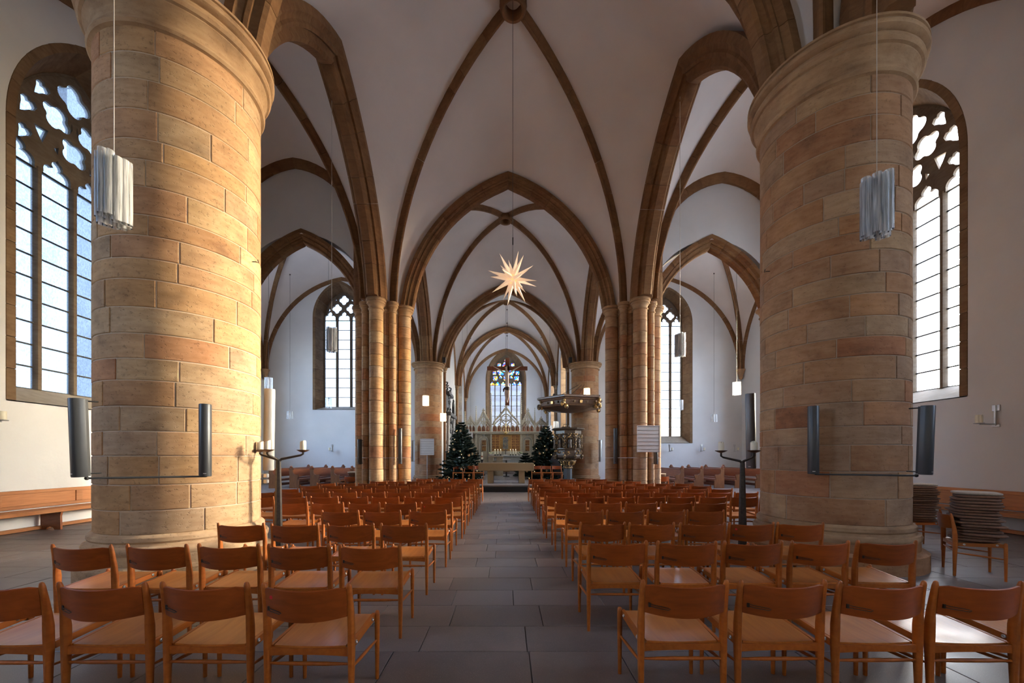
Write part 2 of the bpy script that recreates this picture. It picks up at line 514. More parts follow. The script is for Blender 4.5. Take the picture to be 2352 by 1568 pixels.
painting('panel_scene', 9, [(.3, (.035, .02, .012)), (.45, (.20, .07, .025)), (.55, (.36, .19, .05)), (.64, (.10, .06, .035)), (.75, (.42, .26, .09))])
painting('panel_madonna', 7, [(.3, (.10, .05, .02)), (.42, (.05, .06, .06)), (.52, (.16, .17, .16)), (.62, (.30, .18, .06)), (.75, (.38, .24, .10))])
painting('panel_gold', 5, [(.3, (.22, .11, .03)), (.7, (.42, .25, .08))])

painting('gilded_wood', 14, [(.38, (.03, .018, .010)), (.52, (.085, .052, .028)), (.58, (.55, .36, .14)), (.66, (.10, .07, .045))])
wood('canopy_wood', (.085, .042, .020), (.15, .080, .042), .5, axis=(4, 4, 4))
# ---------------------------------------------------------------- plan (metres; x right, y into the church, z up)
HC = 6.74                      # capitals of the clustered piers
HS = 7.08                      # springing height = top of the capitals
P_L1, P_R1 = Vector((-4.40, 5.45)), Vector((4.89, 6.03))
P_L2, P_R2 = Vector((-4.33, 14.0)), Vector((4.45, 14.0))
P_L3, P_R3 = Vector((-4.70, 24.0)), Vector((4.74, 24.0))
XL, XR = -9.75, 9.95           # outer aisle walls
TL, TR = -14.6, 14.2           # transept ends
YW, YT, YE, YC = -3.0, 14.0, 24.0, 38.3
CHX = 4.05
WALL_TOP = 14.3
BLOCK_V, BLOCK_F = [], []      # webs, for finding where a cable meets the vault

def V3(p, z): return Vector((p[0], p[1], z))

# ---------------------------------------------------------------- floor
fl = MB()
fl.add([(-16, -4, -.012), (16, -4, -.012), (16, 40, -.012), (-16, 40, -.012)], [(0, 1, 2, 3)])
floor = tag(fl.build('floor', 'floor_joint'), kind='structure')
rows = []
y = -3.0
rng = random.Random(3)
while y < 24.0:
    d = rng.choice([.44, .47, .50, .46])
    x = -14.6 + rng.uniform(0, .8) if y > 14 else -9.8 - rng.uniform(0, .8)
    xe = 14.2 if y > 14 else 9.95
    while x < xe:
        w = rng.uniform(.55, 1.15)
        rows.append((x, y, w, d)); x += w
    y += d
def slab_mesh(mb, x, y, w, d, z, g=.003):
    b = .003
    x0, x1, y0, y1 = x + g, x + w - g, y + g, y + d - g
    mb.add([(x0, y0, z - .012), (x1, y0, z - .012), (x1, y1, z - .012), (x0, y1, z - .012),
            (x0, y0, z - b), (x1, y0, z - b), (x1, y1, z - b), (x0, y1, z - b),
            (x0 + b, y0 + b, z), (x1 - b, y0 + b, z), (x1 - b, y1 - b, z), (x0 + b, y1 - b, z)],
           [(8, 9, 10, 11), (4, 5, 9, 8), (5, 6, 10, 9), (6, 7, 11, 10), (7, 4, 8, 11), (0, 1, 5, 4), (1, 2, 6, 5), (2, 3, 7, 6), (3, 0, 4, 7)])
def seen(r):
    cx, cy = r[0] + r[2] / 2, r[1] + r[3] / 2
    if cy < 2.0 or abs(cx) > 1.38 * cy: return 1e9
    if abs(cx) > 1.6 and cy < 13.5 and abs(cx) < 4.0: return cy * 2.2 + 4     # under the chairs
    return cy + abs(cx) * .3
rows.sort(key=seen)
for r in rows[:300]:
    mb = MB(); w, d = r[2], r[3]
    slab_mesh(mb, -w / 2, -d / 2, w, d, 0.0)
    mb.build('floor_slab', 'floor_slab', floor, (r[0] + w / 2, r[1] + d / 2, rng.uniform(-.0012, .0012)))
mb = MB()
for r in rows[300:]: slab_mesh(mb, *r, 0.0)
tag(mb.build('distant_floor_slabs', 'floor_slab', floor), kind='stuff')

# raised chancel floor with its dark riser
pf = MB()
pf.box((0, (17.25 + 38.3) / 2, .13), (8.0, 38.3 - 17.25, .26))
plat = tag(pf.build('floor_chancel', 'step_slab'), kind='structure')
rs = MB(); rs.box((0, 17.235, .105), (8.0, .03, .21)); rs.build('riser', 'black_riser', plat)
ns = MB(); ns.cbox((0, 17.40, .265), (8.04, .42, .07), .012); ns.build('step_nosing', 'step_slab', plat)
xs = -4.0
k = 0
while xs < 4.0:
    for yy in (17.62, 18.52, 19.42, 20.32):
        m_ = MB(); slab_mesh(m_, -.5, -.45, 1.0, .9, 0, .004); m_.build('chancel_slab', 'step_slab', plat, (xs + .5, yy + .45, .272))
    xs += 1.0

# ---------------------------------------------------------------- arches, ribs, webs
def arc(p0, p1, n=14, low=0.0):
    """circular arc from p0 to the apex p1; its centre lies low x (half span) below the springing, so low = 0 leaves p0 upright"""
    h = Vector((p1.x - p0.x, p1.y - p0.y)); a = h.length; b = p1.z - p0.z
    h.normalize()
    cz = -low * a
    cx = (a * a + b * b - 2 * b * cz) / (2 * a)
    R = math.hypot(cx, cz)
    t0 = math.atan2(-cz, cx); tm = math.atan2(b - cz, cx - a)
    out = []
    for i in range(n + 1):
        th = t0 + (tm - t0) * i / n
        s = cx - R * math.cos(th)
        out.append(Vector((p0.x + h.x * s, p0.y + h.y * s, p0.z + cz + R * math.sin(th))))
    return out

PROF_DIAG = [(u * .86, v * .9) for u, v in [(-.125, .05), (-.125, -.07), (-.085, -.13), (-.045, -.20), (-.05, -.245), (-.025, -.275), (.025, -.275), (.05, -.245), (.045, -.20), (.085, -.13), (.125, -.07), (.125, .05)]]
PROF_WALL = [(-.10, .04), (-.10, -.06), (-.06, -.13), (-.03, -.17), (.03, -.17), (.06, -.13), (.10, -.06), (.10, .04)]
PROF_ARCH = [(-.36, .06), (-.36, -.10), (-.30, -.14), (-.265, -.20), (-.285, -.25), (-.25, -.31), (-.19, -.30), (-.155, -.36), (-.17, -.45), (-.11, -.51), (.11, -.51), (.17, -.45), (.155, -.36), (.19, -.30), (.25, -.31), (.285, -.25), (.265, -.20), (.30, -.14), (.36, -.10), (.36, .06)]
TRIM_N = [0]
def half_rib(pts, prof, parent, vl=.85, flat_end=True, mat='rib_stone'):
    """stones of one half of an arch, from the springing to the apex"""
    h = Vector((pts[-1].x - pts[0].x, pts[-1].y - pts[0].y, 0)).normalized()
    Bn = Vector((h.y, -h.x, 0))
    frames = []
    for i, p in enumerate(pts):
        t = (pts[min(i + 1, len(pts) - 1)] - pts[max(i - 1, 0)]).normalized()
        if i == 0: t = Vector((0, 0, 1))
        if i == len(pts) - 1 and flat_end: t = h.copy()
        nrm = Bn.cross(t); nrm.normalize()
        if i == 0: ref = -h
        if nrm.dot(Vector((0, 0, 1)) - h * .6) < 0: nrm = -nrm
        frames.append((p, nrm))
    L = sum((pts[i + 1] - pts[i]).length for i in range(len(pts) - 1))
    nv = max(3, round(L / vl))
    cut = [0]
    acc = 0
    for k in range(1, nv): cut.append(round(k * (len(pts) - 1) / nv))
    cut.append(len(pts) - 1)
    cut = sorted(set(cut))
    for a, b in zip(cut[:-1], cut[1:]):
        c = sum((pts[i] for i in range(a, b + 1)), Vector()) / (b - a + 1)
        rows = []
        for i in range(a, b + 1):
            p, nr = frames[i]
            q = p
            if i == a and a > 0: q = p + (pts[i + 1] - p).normalized() * .004
            if i == b and b < len(pts) - 1: q = p - (p - pts[i - 1]).normalized() * .004
            rows.append([q + Bn * u + nr * v - c for u, v in prof])
        mb = MB(); mb.loft(rows)
        mb.build('voussoir', mat, parent, c, 0, 40)

def new_trim(loc=(0, 0, 0)):
    TRIM_N[0] += 1
    return tag(empty('trim_%d' % TRIM_N[0], loc), kind='structure')

def scaled(prof, s, d=None): return [(u * s, v * (s if d is None else d)) for u, v in prof]

NARC = 18
def stilted(a, m, k):
    """upright up to a height, then an arc whose rise is k times its half span"""
    if not k: return arc(a, m, NARC)
    if k < 1: return arc(a, m, NARC, k)
    h = Vector((m.x - a.x, m.y - a.y)).length
    z = max(a.z, m.z - k * h)
    n0 = 5
    up = [Vector((a.x, a.y, a.z + (z - a.z) * i / n0)) for i in range(n0)]
    return up + arc(Vector((a.x, a.y, z)), m, NARC - n0)
def side_arch(ci, cj, apex_z, ri, rj, zi=HS, zj=HS, k=None):
    """extrados polyline between two supports, apex in the middle"""
    d = (cj - ci); L = d.length; d = d / L
    a = V3(ci + d * ri, zi); b = V3(cj - d * rj, zj)
    m = (a + b) / 2; m.z = apex_z
    return stilted(a, m, k), stilted(b, m, k)
def by_height(pts, s):
    """point of a rising curve at the fraction s of its height"""
    z = pts[0].z + (pts[-1].z - pts[0].z) * s
    for p, q in zip(pts[:-1], pts[1:]):
        if z <= q.z or q is pts[-1]:
            f = (z - p.z) / (q.z - p.z) if q.z - p.z > 1e-6 else 1.0
            return p.lerp(q, max(0, min(1, f)))

def vault(corners, sides, boss, bulge=.10, name='ceiling', ribs=(1, 1, 1, 1), dprof=PROF_DIAG, boss_r=.34):
    """corners: (centre2d, r_arch, r_diag, z); sides: (apex_z, profile or None) between corner i and i+1"""
    web = MB()
    diags = []
    for (c, ra, rd, z) in corners:
        d = Vector((boss[0] - c[0], boss[1] - c[1])).normalized()
        diags.append(arc(V3(c + d * rd, z), Vector(boss), NARC))
    for i in range(4):
        j = (i + 1) % 4
        c1, ra1, rd1, z1 = corners[i]; c2, ra2, rd2, z2 = corners[j]
        kk = sides[i][2] if len(sides[i]) > 2 else None
        A, B = side_arch(c1, c2, sides[i][0], ra1, ra2, z1, z2, kk)
        full = A + list(reversed(B))[1:]
        if kk and kk > 1:
            ha = [by_height(diags[i], (p.z - A[0].z) / (A[-1].z - A[0].z)) for p in A[:-1]] + [diags[i][-1]]
            hb = [by_height(diags[j], (p.z - B[0].z) / (B[-1].z - B[0].z)) for p in B[:-1]] + [diags[j][-1]]
            dg = ha + list(reversed(hb))[1:]
        else: dg = diags[i] + list(reversed(diags[j]))[1:]
        M = 7
        base = len(web.v)
        for p, q in zip(full, dg):
            for k in range(M + 1):
                s = k / M
                w = p.lerp(q, s)
                w.z += bulge * math.sin(PI * s) * min(1, (w.z - HS) / 3) if w.z > HS else 0
                web.v.append(tuple(w))
        n = M + 1
        for a in range(len(full) - 1):
            for k in range(M):
                q = base + a * n + k
                web.f.append((q, q + 1, q + n + 1, q + n)); web.m.append(0)
        if sides[i][1] is not None:
            tr = new_trim()
            half_rib(A, sides[i][1], tr); half_rib(B, sides[i][1], tr)
    o = tag(web.build(name, 'vault_plaster', smooth=50), kind='structure')
    b0 = len(BLOCK_V)
    BLOCK_V.extend(web.v); BLOCK_F.extend([tuple(b0 + i for i in f) for f in web.f])
    for i in range(4):
        if ribs[i]:
            dp = [q for q in diags[i] if math.hypot(q.x - boss[0], q.y - boss[1]) > boss_r * 1.15] if boss_r else diags[i]
            if boss_r:
                e = Vector(boss) - dp[-1]; hl = math.hypot(e.x, e.y)
                dp.append(dp[-1] + e * ((hl - boss_r * .8) / hl))
            half_rib(dp, dprof, new_trim(), flat_end=False)
    if boss_r:
        kb = MB()
        r = boss_r
        kb.lathe([(r * .60, .06), (r * .60, -.26), (r * .66, -.32), (r * .80, -.34), (r * .95, -.28), (r, -.20), (r * .97, -.10), (r, -.06), (r * .98, .06)], 28, caps=False)
        st = tag(new_trim(boss), kind='structure')
        kb.build('boss_ring', 'rib_stone', st, smooth=40)
        pl = MB(); pl.lathe([(r * .60, .0), (r * .60, .05)], 24); pl.build('boss_hole_dark', 'monument_dark', st)  # dark disc stands in for the shade inside the ring's hole
    return o

CA = .60   # where arches start from a pier's centre
nave_sides = [(11.7, scaled(PROF_ARCH, 1.0)), (11.85, None), (11.45, scaled(PROF_ARCH, .93)), (12.05, None)]
# nave: one bay behind the camera, two in view
cW = lambda x: (Vector((x, YW)), .1, .1, HS)
vault([cW(-4.4), cW(4.89), (P_R1, .66, .62, HS), (P_L1, .66, .62, HS)], [(11.6, None), (11.8, scaled(PROF_ARCH, 1.0)), (11.7, None, .2), (11.8, scaled(PROF_ARCH, 1.0))], (.2, 1.3, 12.7))
vault([(P_L1, .66, .62, HS), (P_R1, .66, .62, HS), (P_R2, .72, .62, HC), (P_L2, .72, .62, HC)],
      [(11.7, scaled(PROF_ARCH, .75), .2), (11.40, PROF_ARCH, .22), (11.33, scaled(PROF_ARCH, .72), .16), (11.58, PROF_ARCH, .22)], (.17, 9.85, 12.85))
vault([(P_L2, .72, .62, HC), (P_R2, .72, .62, HC), (P_R3, .62, .58, HS), (P_L3, .62, .58, HS)],
      [(11.33, None, .16), (12.0, PROF_ARCH, .22), (11.86, scaled(PROF_ARCH, .80), .25), (12.0, PROF_ARCH, .22)], (-.04, 19.0, 13.05))
# aisles beside the nave
for sx, XA, p1, p2, zz in ((-1, XL, P_L1, P_L2, 11.75), (1, XR, P_R1, P_R2, 11.25)):
    wl1, wl2, wl0 = Vector((XA, p1.y)), Vector((XA, YT)), Vector((XA, YW))
    cn = (Vector((-4.4 if sx < 0 else 4.89, YW)), .1, .1, HS)
    bx = (XA + p1.x) / 2
    def order(q): return q if sx < 0 else q
    wl2 = Vector((XA, 13.80)); p2 = Vector((p2.x, 13.80))
    vault([(wl1, .12, .12, 6.9), (p1, .66, .62, HS), (p2, .72, .62, HC), (wl2, .12, .12, 6.9)],
          [(11.5, scaled(PROF_ARCH, .8)), (11.58 if sx < 0 else 11.40, None, .22), (zz, scaled(PROF_WALL, 1.35), 1.12), (11.95, PROF_WALL)], (bx, (p1.y + YT) / 2, 12.6))
    vault([(wl0, .12, .12, 6.9), cn, (p1, .66, .62, HS), (wl1, .12, .12, 6.9)],
          [(11.5, None), (11.8, None), (11.5, None), (11.95, PROF_WALL)], (bx, 1.3, 12.6))
for sx, XA, y_ in ((-1, XL, P_L1.y), (1, XR, P_R1.y)):
    cb = MB()
    cb.lathe([(.05, -1.0), (.12, -.9), (.20, -.62), (.36, -.30), (.40, -.26), (.40, -.20), (.46, -.12), (.46, 0), (.1, .01)], 20)
    cb.build('corbel', 'capital_stone', new_trim((XA - sx * .12, y_, 6.92)), smooth=40)
# transept arms
for sx, XA, p2, p3 in ((-1, TL, P_L2, P_L3), (1, TR, P_R2, P_R3)):
    w1, w2 = Vector((XA, YT + .4)), Vector((XA, YE))
    q2 = Vector((p2.x, YT + .4))
    vault([(w1, .1, .1, 6.75), (p2, .72, .62, HC), (p3, .62, .58, HS), (w2, .1, .1, 6.75)],
          [(12.2, None), (12.0, None, .22), (12.3, PROF_WALL), (12.1, PROF_WALL)], ((XA + p2.x) / 2, 19.1, 12.95))
    # corbels in the far corners
    cb = MB()
    cb.lathe([(.03, -.62), (.10, -.55), (.13, -.35), (.21, -.12), (.25, -.05), (.25, 0), (.1, .01)], 14)
    cb.build('corbel', 'capital_stone', new_trim((XA - sx * .16, YE - .16, 6.76)), smooth=40)
# chancel
CHB = [25.2, 31.6, YC]
cc = lambda x, y: (Vector((x, y)), .16, .16, HS + .1)
for y0, y1 in zip(CHB[:-1], CHB[1:]):
    last = y1 == YC
    vault([cc(-CHX, y0), cc(CHX, y0), cc(CHX, y1), cc(-CHX, y1)],
          [(11.75, scaled(PROF_ARCH, .62)), (11.9, PROF_WALL), (11.9, scaled(PROF_WALL, 1.2) if last else None), (11.9, PROF_WALL)], (0, (y0 + y1) / 2, 12.75), boss_r=.26, dprof=scaled(PROF_DIAG, .9))

# ---------------------------------------------------------------- walls and windows
def parch(x, a, rise):
    R = (a * a + rise * rise) / (2 * a)
    q = R * R - (abs(x) - a + R) ** 2
    return math.sqrt(max(q, 0))
def wall_face(mb, O, U, u0, u1, v0, v1, ops, flip):
    """ops: (uc, a, sill, spring, rise)"""
    def P(u, v): return Vector((O[0] + U[0] * u, O[1] + U[1] * u, v))
    us = {u0, u1}
    for uc, a, sl, sp, rs in ops:
        for k in range(33): us.add(uc + a * math.sin(PI / 2 * (k / 16 - 1)))
    us = sorted(x for x in us if u0 - 1e-6 <= x <= u1 + 1e-6)
    def quad(a, b, va, vb, va2, vb2):
        ps = [P(a, va), P(b, vb), P(b, vb2), P(a, va2)]
        mb.add(ps, [(3, 2, 1, 0) if flip else (0, 1, 2, 3)])
    for a, b in zip(us[:-1], us[1:]):
        if b - a < 1e-6: continue
        m = (a + b) / 2
        hit = [o for o in ops if abs(m - o[0]) < o[1]]
        if not hit: quad(a, b, v0, v0, v1, v1)
        else:
            uc, w, sl, sp, rs = hit[0]
            if sl > v0: quad(a, b, v0, v0, sl, sl)
            quad(a, b, sp + parch(a - uc, w, rs), sp + parch(b - uc, w, rs), v1, v1)
def wall(name, O, U, back, length, ops_in, ops_out, th=.85, v0=0.0, v1=WALL_TOP, reveal=False):
    mb = MB()
    back = Vector(back)
    O2 = (O[0] + back.x * th, O[1] + back.y * th)
    fl_ = (U[0] * back.y - U[1] * back.x) < 0
    wall_face(mb, O, U, 0, length, v0, v1, ops_in, fl_)
    wall_face(mb, O2, U, 0, length, v0, v1, ops_out, not fl_)
    if reveal:
        for (uc, a, sl, sp, rs) in ops_in:
            pts = [(uc - a, sl)] + [(uc + a * math.sin(PI / 2 * (k / 12 - 1)), None) for k in range(25)] + [(uc + a, sl)]
            pts = [(u, v if v is not None else sp + parch(u - uc, a, rs)) for u, v in pts]
            for (ua, va), (ub, vb) in zip(pts[:-1], pts[1:]):
                p = Vector((O[0] + U[0] * ua, O[1] + U[1] * ua, va)); q = Vector((O[0] + U[0] * ub, O[1] + U[1] * ub, vb))
                d = Vector((back.x * th, back.y * th, 0))
                mb.add([p, q, q + d, p + d], [(0, 1, 2, 3)])
    return tag(mb.build(name, 'wall_plaster'), kind='structure')

WIN_N = [0]
BAND = .15
def bar_curve(F, pts, width, depth, w0, name, parent, mat='tracery_stone', closed=False):
    """stone bar following a curve in the window plane (u, v); chamfered section"""
    rows = []
    n = len(pts)
    c = sum((F(u, v, w0) for u, v in pts), Vector()) / n
    for i, (u, v) in enumerate(pts):
        if closed: a, b = pts[(i - 1) % n], pts[(i + 1) % n]
        else: a, b = pts[max(i - 1, 0)], pts[min(i + 1, n - 1)]
        t = Vector((b[0] - a[0], b[1] - a[1])).normalized()
        s = Vector((-t.y, t.x))
        h, e = width / 2, width * .22
        rows.append([F(u + s.x * o, v + s.y * o, w0 + d) - c for o, d in ((-e, 0), (e, 0), (h, depth * .4), (h, depth * .75), (e, depth), (-e, depth), (-h, depth * .75), (-h, depth * .4))])
    if closed: rows.append(rows[0])
    mb = MB(); mb.loft(rows, caps=not closed)
    return mb.build(name, mat, parent, c, smooth=50)
def circ(c, r, a0=0, a1=360, n=16):
    return [(c[0] + r * math.cos(math.radians(a0 + (a1 - a0) * k / n)), c[1] + r * math.sin(math.radians(a0 + (a1 - a0) * k / n))) for k in range(n + 1)]
def parch_pts(uc, v, a, rise, n=9):
    R = (a * a + rise * rise) / (2 * a); tm = math.acos(max(-1, min(1, (R - a) / R)))
    r = [(uc + a - R + R * math.cos(tm * k / n), v + R * math.sin(tm * k / n)) for k in range(n + 1)]
    l = [(2 * uc - u, w) for u, w in r]
    return l, r          # each from springing to apex
def foil(F, c, r, n, w, par, ph=45, bw=.05, dp=.09, mat='tracery_stone'):
    """a pierced foil: n lobes standing on points, inside a round of radius r"""
    pts = []
    lr = r * (.50 if n == 4 else .46); d = r - lr
    for k in range(n):
        a = ph + 360 * k / n
        sp = 150 if n == 4 else 125
        pts += circ((c[0] + d * math.cos(math.radians(a)), c[1] + d * math.sin(math.radians(a))), lr, a - sp * .62, a + sp * .62, 8)
    bar_curve(F, pts, bw, dp, w, 'foil', par, mat, closed=True)

def foil_hole(c, r, n, ph):
    pts = []
    lr = r * {3: .50, 4: .46, 6: .34}[n]; d = r - lr
    for k in range(n):
        a = ph + 360 * k / n
        pts += circ((c[0] + d * math.cos(math.radians(a)), c[1] + d * math.sin(math.radians(a))), lr, a - 86, a + 86, 8)
    return pts
def mouchette(c, r, ang):
    """dagger: a round head of two lobes with a curved tail"""
    base = [(-.62, -.10), (-.55, .42), (-.22, .60), (-.02, .40), (.20, .62), (.56, .42), (.60, -.08), (.34, -.50), (.30, -.85), (.02, -1.32), (-.20, -.88), (-.34, -.52)]
    a = math.radians(ang - 90)
    return [(c[0] + r * (x * math.cos(a) - y * math.sin(a)), c[1] + r * (x * math.sin(a) + y * math.cos(a))) for x, y in base]
def head_hole(u, ls, h, rise):
    pts = [(u + h, ls)]
    pts += circ((u + h * .45, ls + rise * .22), h * .55, -15, 100, 6)
    pts += [(u + h * .30, ls + rise * .50)]
    pts += circ((u, ls + rise * .62), h * .42, -5, 75, 4) + [(u, ls + rise * .62 + h * .58)] + circ((u, ls + rise * .62), h * .42, 105, 185, 4)
    pts += [(u - h * .30, ls + rise * .50)]
    pts += circ((u - h * .45, ls + rise * .22), h * .55, 80, 195, 6)
    pts += [(u - h, ls)]
    return pts
from mathutils.geometry import tessellate_polygon
def tracery_plate(F, l_, r_, ls, a, holes, w, th, root):
    """stone head of the window as one pierced slab"""
    outer = [(-a, ls), (a, ls)] + r_ + list(reversed(l_))[1:]
    # light heads touch the bottom edge: lift them a hair so that the slab stays closed
    hs = [[(u, max(v, ls + .004)) for u, v in h] for h in holes]
    loops = [outer] + hs
    flat = [p for lp in loops for p in lp]
    tris = tessellate_polygon([[Vector((u, v, 0)) for u, v in lp] for lp in loops])
    n = len(flat); m_ = MB()
    m_.v = [tuple(F(u, v, w)) for u, v in flat] + [tuple(F(u, v, w + th)) for u, v in flat]
    for t in tris:
        m_.f.append(tuple(t)); m_.f.append(tuple(n + i for i in reversed(t)))
    b = 0
    for lp in loops:
        k = len(lp)
        for i in range(k):
            p, q = b + i, b + (i + 1) % k
            m_.f.append((p, q, n + q, n + p))
        b += k
    m_.m = [0] * len(m_.f)
    m_.build('tracery', 'tracery_stone', root)

def window(O, U, back, uc, a_in, s_in, spring, r_in, a_gl, s_gl, r_gl, nl, pane_h, pane_mat, depth=.72, style='net', jamb=True, portal=True, tg=None, light_spring=None, detail=True):
    WIN_N[0] += 1
    back = Vector((back[0], back[1], 0)); U3 = Vector((U[0], U[1], 0)); O3 = Vector((O[0], O[1], 0))
    base = O3 + U3 * uc
    root = tag(empty('window_%d' % WIN_N[0], base + Vector((0, 0, s_in))), kind='structure')
    off = Vector(root.location)
    def F(u, v, w): return base + U3 * u + back * w + Vector((0, 0, v)) - off
    # splayed stones of the jambs and the arch
    if jamb:
        nj = max(4, round((spring - s_in) / .62))
        rj = random.Random(WIN_N[0])
        for s in (-1, 1):
            vs_ = [s_in + (spring - s_in) * k / nj for k in range(nj + 1)]
            for va, vb in zip(vs_[:-1], vs_[1:]):
                g = .006
                c = F(s * (a_in + a_gl) / 2, (va + vb) / 2, depth / 2)
                def q(v): return [F(s * a_in, v, -.012) - c, F(s * (a_in - BAND), v, -.012) - c, F(s * a_gl, v, depth) - c, F(s * (a_gl + .2), v, depth + .02) - c, F(s * (a_in + .02), v, .03) - c]
                m_ = MB(); m_.loft([q(va + g), q(vb - g)]); m_.build('jamb_stone', 'jamb_stone', root, c)
            lb, rb = parch_pts(0, spring, a_in - BAND, r_in - BAND, 20)
            li, ri_ = parch_pts(0, spring, a_in, r_in, 20); lg, rg = parch_pts(0, spring, a_gl, r_gl, 20)
            pi_, pg, pb = (ri_, rg, rb) if s > 0 else (li, lg, lb)
            for k in range(0, 20, 4):
                rows = []
                c = F((pi_[k + 2][0] + pg[k + 2][0]) / 2, (pi_[k + 2][1] + pg[k + 2][1]) / 2, depth / 2)
                for i in range(k, k + 5):
                    (ui, vi), (ug, vg) = pi_[i], pg[i]
                    e = .0 if i not in (k, k + 4) else (.004 if i == k else -.004)
                    du = Vector((ug * 0 + (ui), vi - spring)).normalized()
                    rows.append([F(ui, vi + e, -.012) - c, F(pb[i][0], pb[i][1] + e, -.012) - c, F(ug, vg + e, depth) - c, F(ug + du.x * .2, vg + du.y * .2 + e, depth + .02) - c, F(ui + du.x * .02, vi + du.y * .02 + e, .03) - c])
                m_ = MB(); m_.loft(rows); m_.build('arch_stone', 'jamb_stone', root, c)
        m_ = MB()
        m_.slab([F(-a_in, s_in, 0), F(a_in, s_in, 0), F(a_gl + .12, s_gl, depth), F(-a_gl - .12, s_gl, depth)], (0, 0, -.02)); m_.build('sill', 'jamb_sill', root)
    if portal:
        ld = bpy.data.lights.new('daylight_portal', 'AREA'); ld.shape = 'RECTANGLE'
        ld.size = 2 * a_gl; ld.size_y = spring + r_gl - s_gl
        ld.cycles.is_portal = True
        lo = bpy.data.objects.new('daylight_portal', ld)
        lo.location = base + back * (depth + .2) + Vector((0, 0, (spring + r_gl + s_gl) / 2))
        lo.rotation_euler = Vector((back.x, back.y, 0)).to_track_quat('Z', 'Y').to_euler()
        COL.objects.link(lo)
    mw = .16 if nl <= 4 else .10
    lw = (2 * a_gl - mw * (nl - 1)) / nl
    ls = light_spring if light_spring else spring - .15
    w0 = depth - .06
    TD = .16
    rise_l = lw * .85
    # mullions
    cu = [-a_gl + lw / 2 + k * (lw + mw) for k in range(nl)]
    for k in range(nl - 1):
        u = cu[k] + lw / 2 + mw / 2
        bar_curve(F, [(u, s_gl), (u, (s_gl + ls) / 2), (u, ls + .05)], mw, TD, w0, 'mullion', root)
    # edge moulding round the glass
    l_, r_ = parch_pts(0, spring, a_gl, r_gl, 12)
    bar_curve(F, [(-a_gl, s_gl)] + l_, .10, TD, w0, 'edge_moulding', root)
    bar_curve(F, [(a_gl, s_gl)] + r_, .10, TD, w0, 'edge_moulding', root)
    top = spring + r_gl
    holes = []
    for u in cu: holes.append(head_hole(u, ls, lw / 2, rise_l))
    if style == 'net3':
        m = lw + mw
        rr = lw * .43
        y1 = ls + rise_l * 1.22
        y2 = y1 + rr * 1.75
        for u in (-m / 2, m / 2): holes.append(foil_hole((u, y1), rr, 4, 0))
        holes.append(foil_hole((0, y2), rr, 4, 0))
        for s_ in (-1, 1):
            holes.append([(s_ * m * .96, y1 - rr * .35), (s_ * m * 1.12, y1 - rr * .75), (s_ * m * 1.06, y1 + rr * .2)])
            holes.append([(s_ * m * .50, y2 - rr * .05), (s_ * m * .66, y2 - rr * .25), (s_ * m * .56, y2 + rr * .25)])
    elif style == 'flow4':
        for s_ in (-1, 1):
            holes.append(mouchette((s_ * .99, 8.60), .20, 90 + s_ * 28))
            holes.append([(s_ * .67, 8.56), (s_ * .83, 8.88), (s_ * .55, 8.93)])
            holes.append(foil_hole((s_ * .37, 9.38), .31, 4, 45 - s_ * 15))
            holes.append(mouchette((s_ * .93, 9.24), .24, 90 + s_ * 30))
            holes.append(mouchette((s_ * .66, 9.82), .22, 90 + s_ * 34))
            holes.append([(s_ * .10, 9.22), (s_ * .02 + s_ * .02, 9.36), (s_ * .06, 9.52)])
            holes.append([(s_ * .36, 8.52), (s_ * .44, 8.62), (s_ * .34, 8.70)])
        holes.append(foil_hole((0, 8.80), .31, 4, 45))
        holes.append(foil_hole((0, 10.06), .37, 4, 0))
    elif style == 'rose':
        yb = ls + rise_l + .02
        a3 = a_gl / 3
        for k in (-1, 0, 1): holes.append(foil_hole((k * 2 * a3, yb + .30), .27, 4, 45))
        for s_ in (-1, 1):
            holes.append(foil_hole((s_ * a3, yb + .30 + .10), .15, 3, 90))
            holes.append(foil_hole((s_ * .46, yb + .95), .40, 6, 0))
            holes.append(foil_hole((s_ * 1.12, yb + .82), .22, 4, 45))
            holes.append(foil_hole((s_ * .66, yb + 1.62), .20, 4, 45))
        holes.append(foil_hole((0, yb + 1.55), .36, 6, 0)); holes.append(foil_hole((0, yb + 2.08), .17, 3, 90))
        holes.append(foil_hole((0, yb + .62), .10, 3, 90))
    tracery_plate(F, l_, r_, ls, a_gl, holes, w0 + .02, TD * .8, root)
    # glass: one pane between every two bars, one sheet in the tracery
    nr = max(3, round((ls - s_gl) / pane_h)); ph = (ls - s_gl) / nr
    pm = MB()
    hw, hh = lw / 2 + .012, ph / 2 - .008
    Ux = U3
    pm.add([Ux * -hw + Vector((0, 0, -hh)), Ux * hw + Vector((0, 0, -hh)), Ux * hw + Vector((0, 0, hh)), Ux * -hw + Vector((0, 0, hh)),
            Ux * -hw + Vector((0, 0, -hh)) + back * .006, Ux * hw + Vector((0, 0, -hh)) + back * .006, Ux * hw + Vector((0, 0, hh)) + back * .006, Ux * -hw + Vector((0, 0, hh)) + back * .006],
           [(0, 1, 2, 3)])
    pme = pm.mesh('pane', pane_mat)
    for u in cu:
        for r in range(nr):
            place('pane', pme, root, F(u, s_gl + ph * (r + .5), depth + .02))
    for r in range(nr + 1):
        v = s_gl + ph * r
        m_ = MB(); m_.slab([F(-a_gl, v - .016, depth - .005), F(a_gl, v - .016, depth - .005), F(a_gl, v + .016, depth - .005), F(-a_gl, v + .016, depth - .005)], back * .03)
        m_.build('saddle_bar', 'black_metal', root)
    poly = [(-a_gl, ls), (a_gl, ls)] + r_ + list(reversed(l_))[1:]
    m_ = MB(); m_.add([F(u, v, depth + .02) for u, v in poly], [tuple(range(len(poly)))])
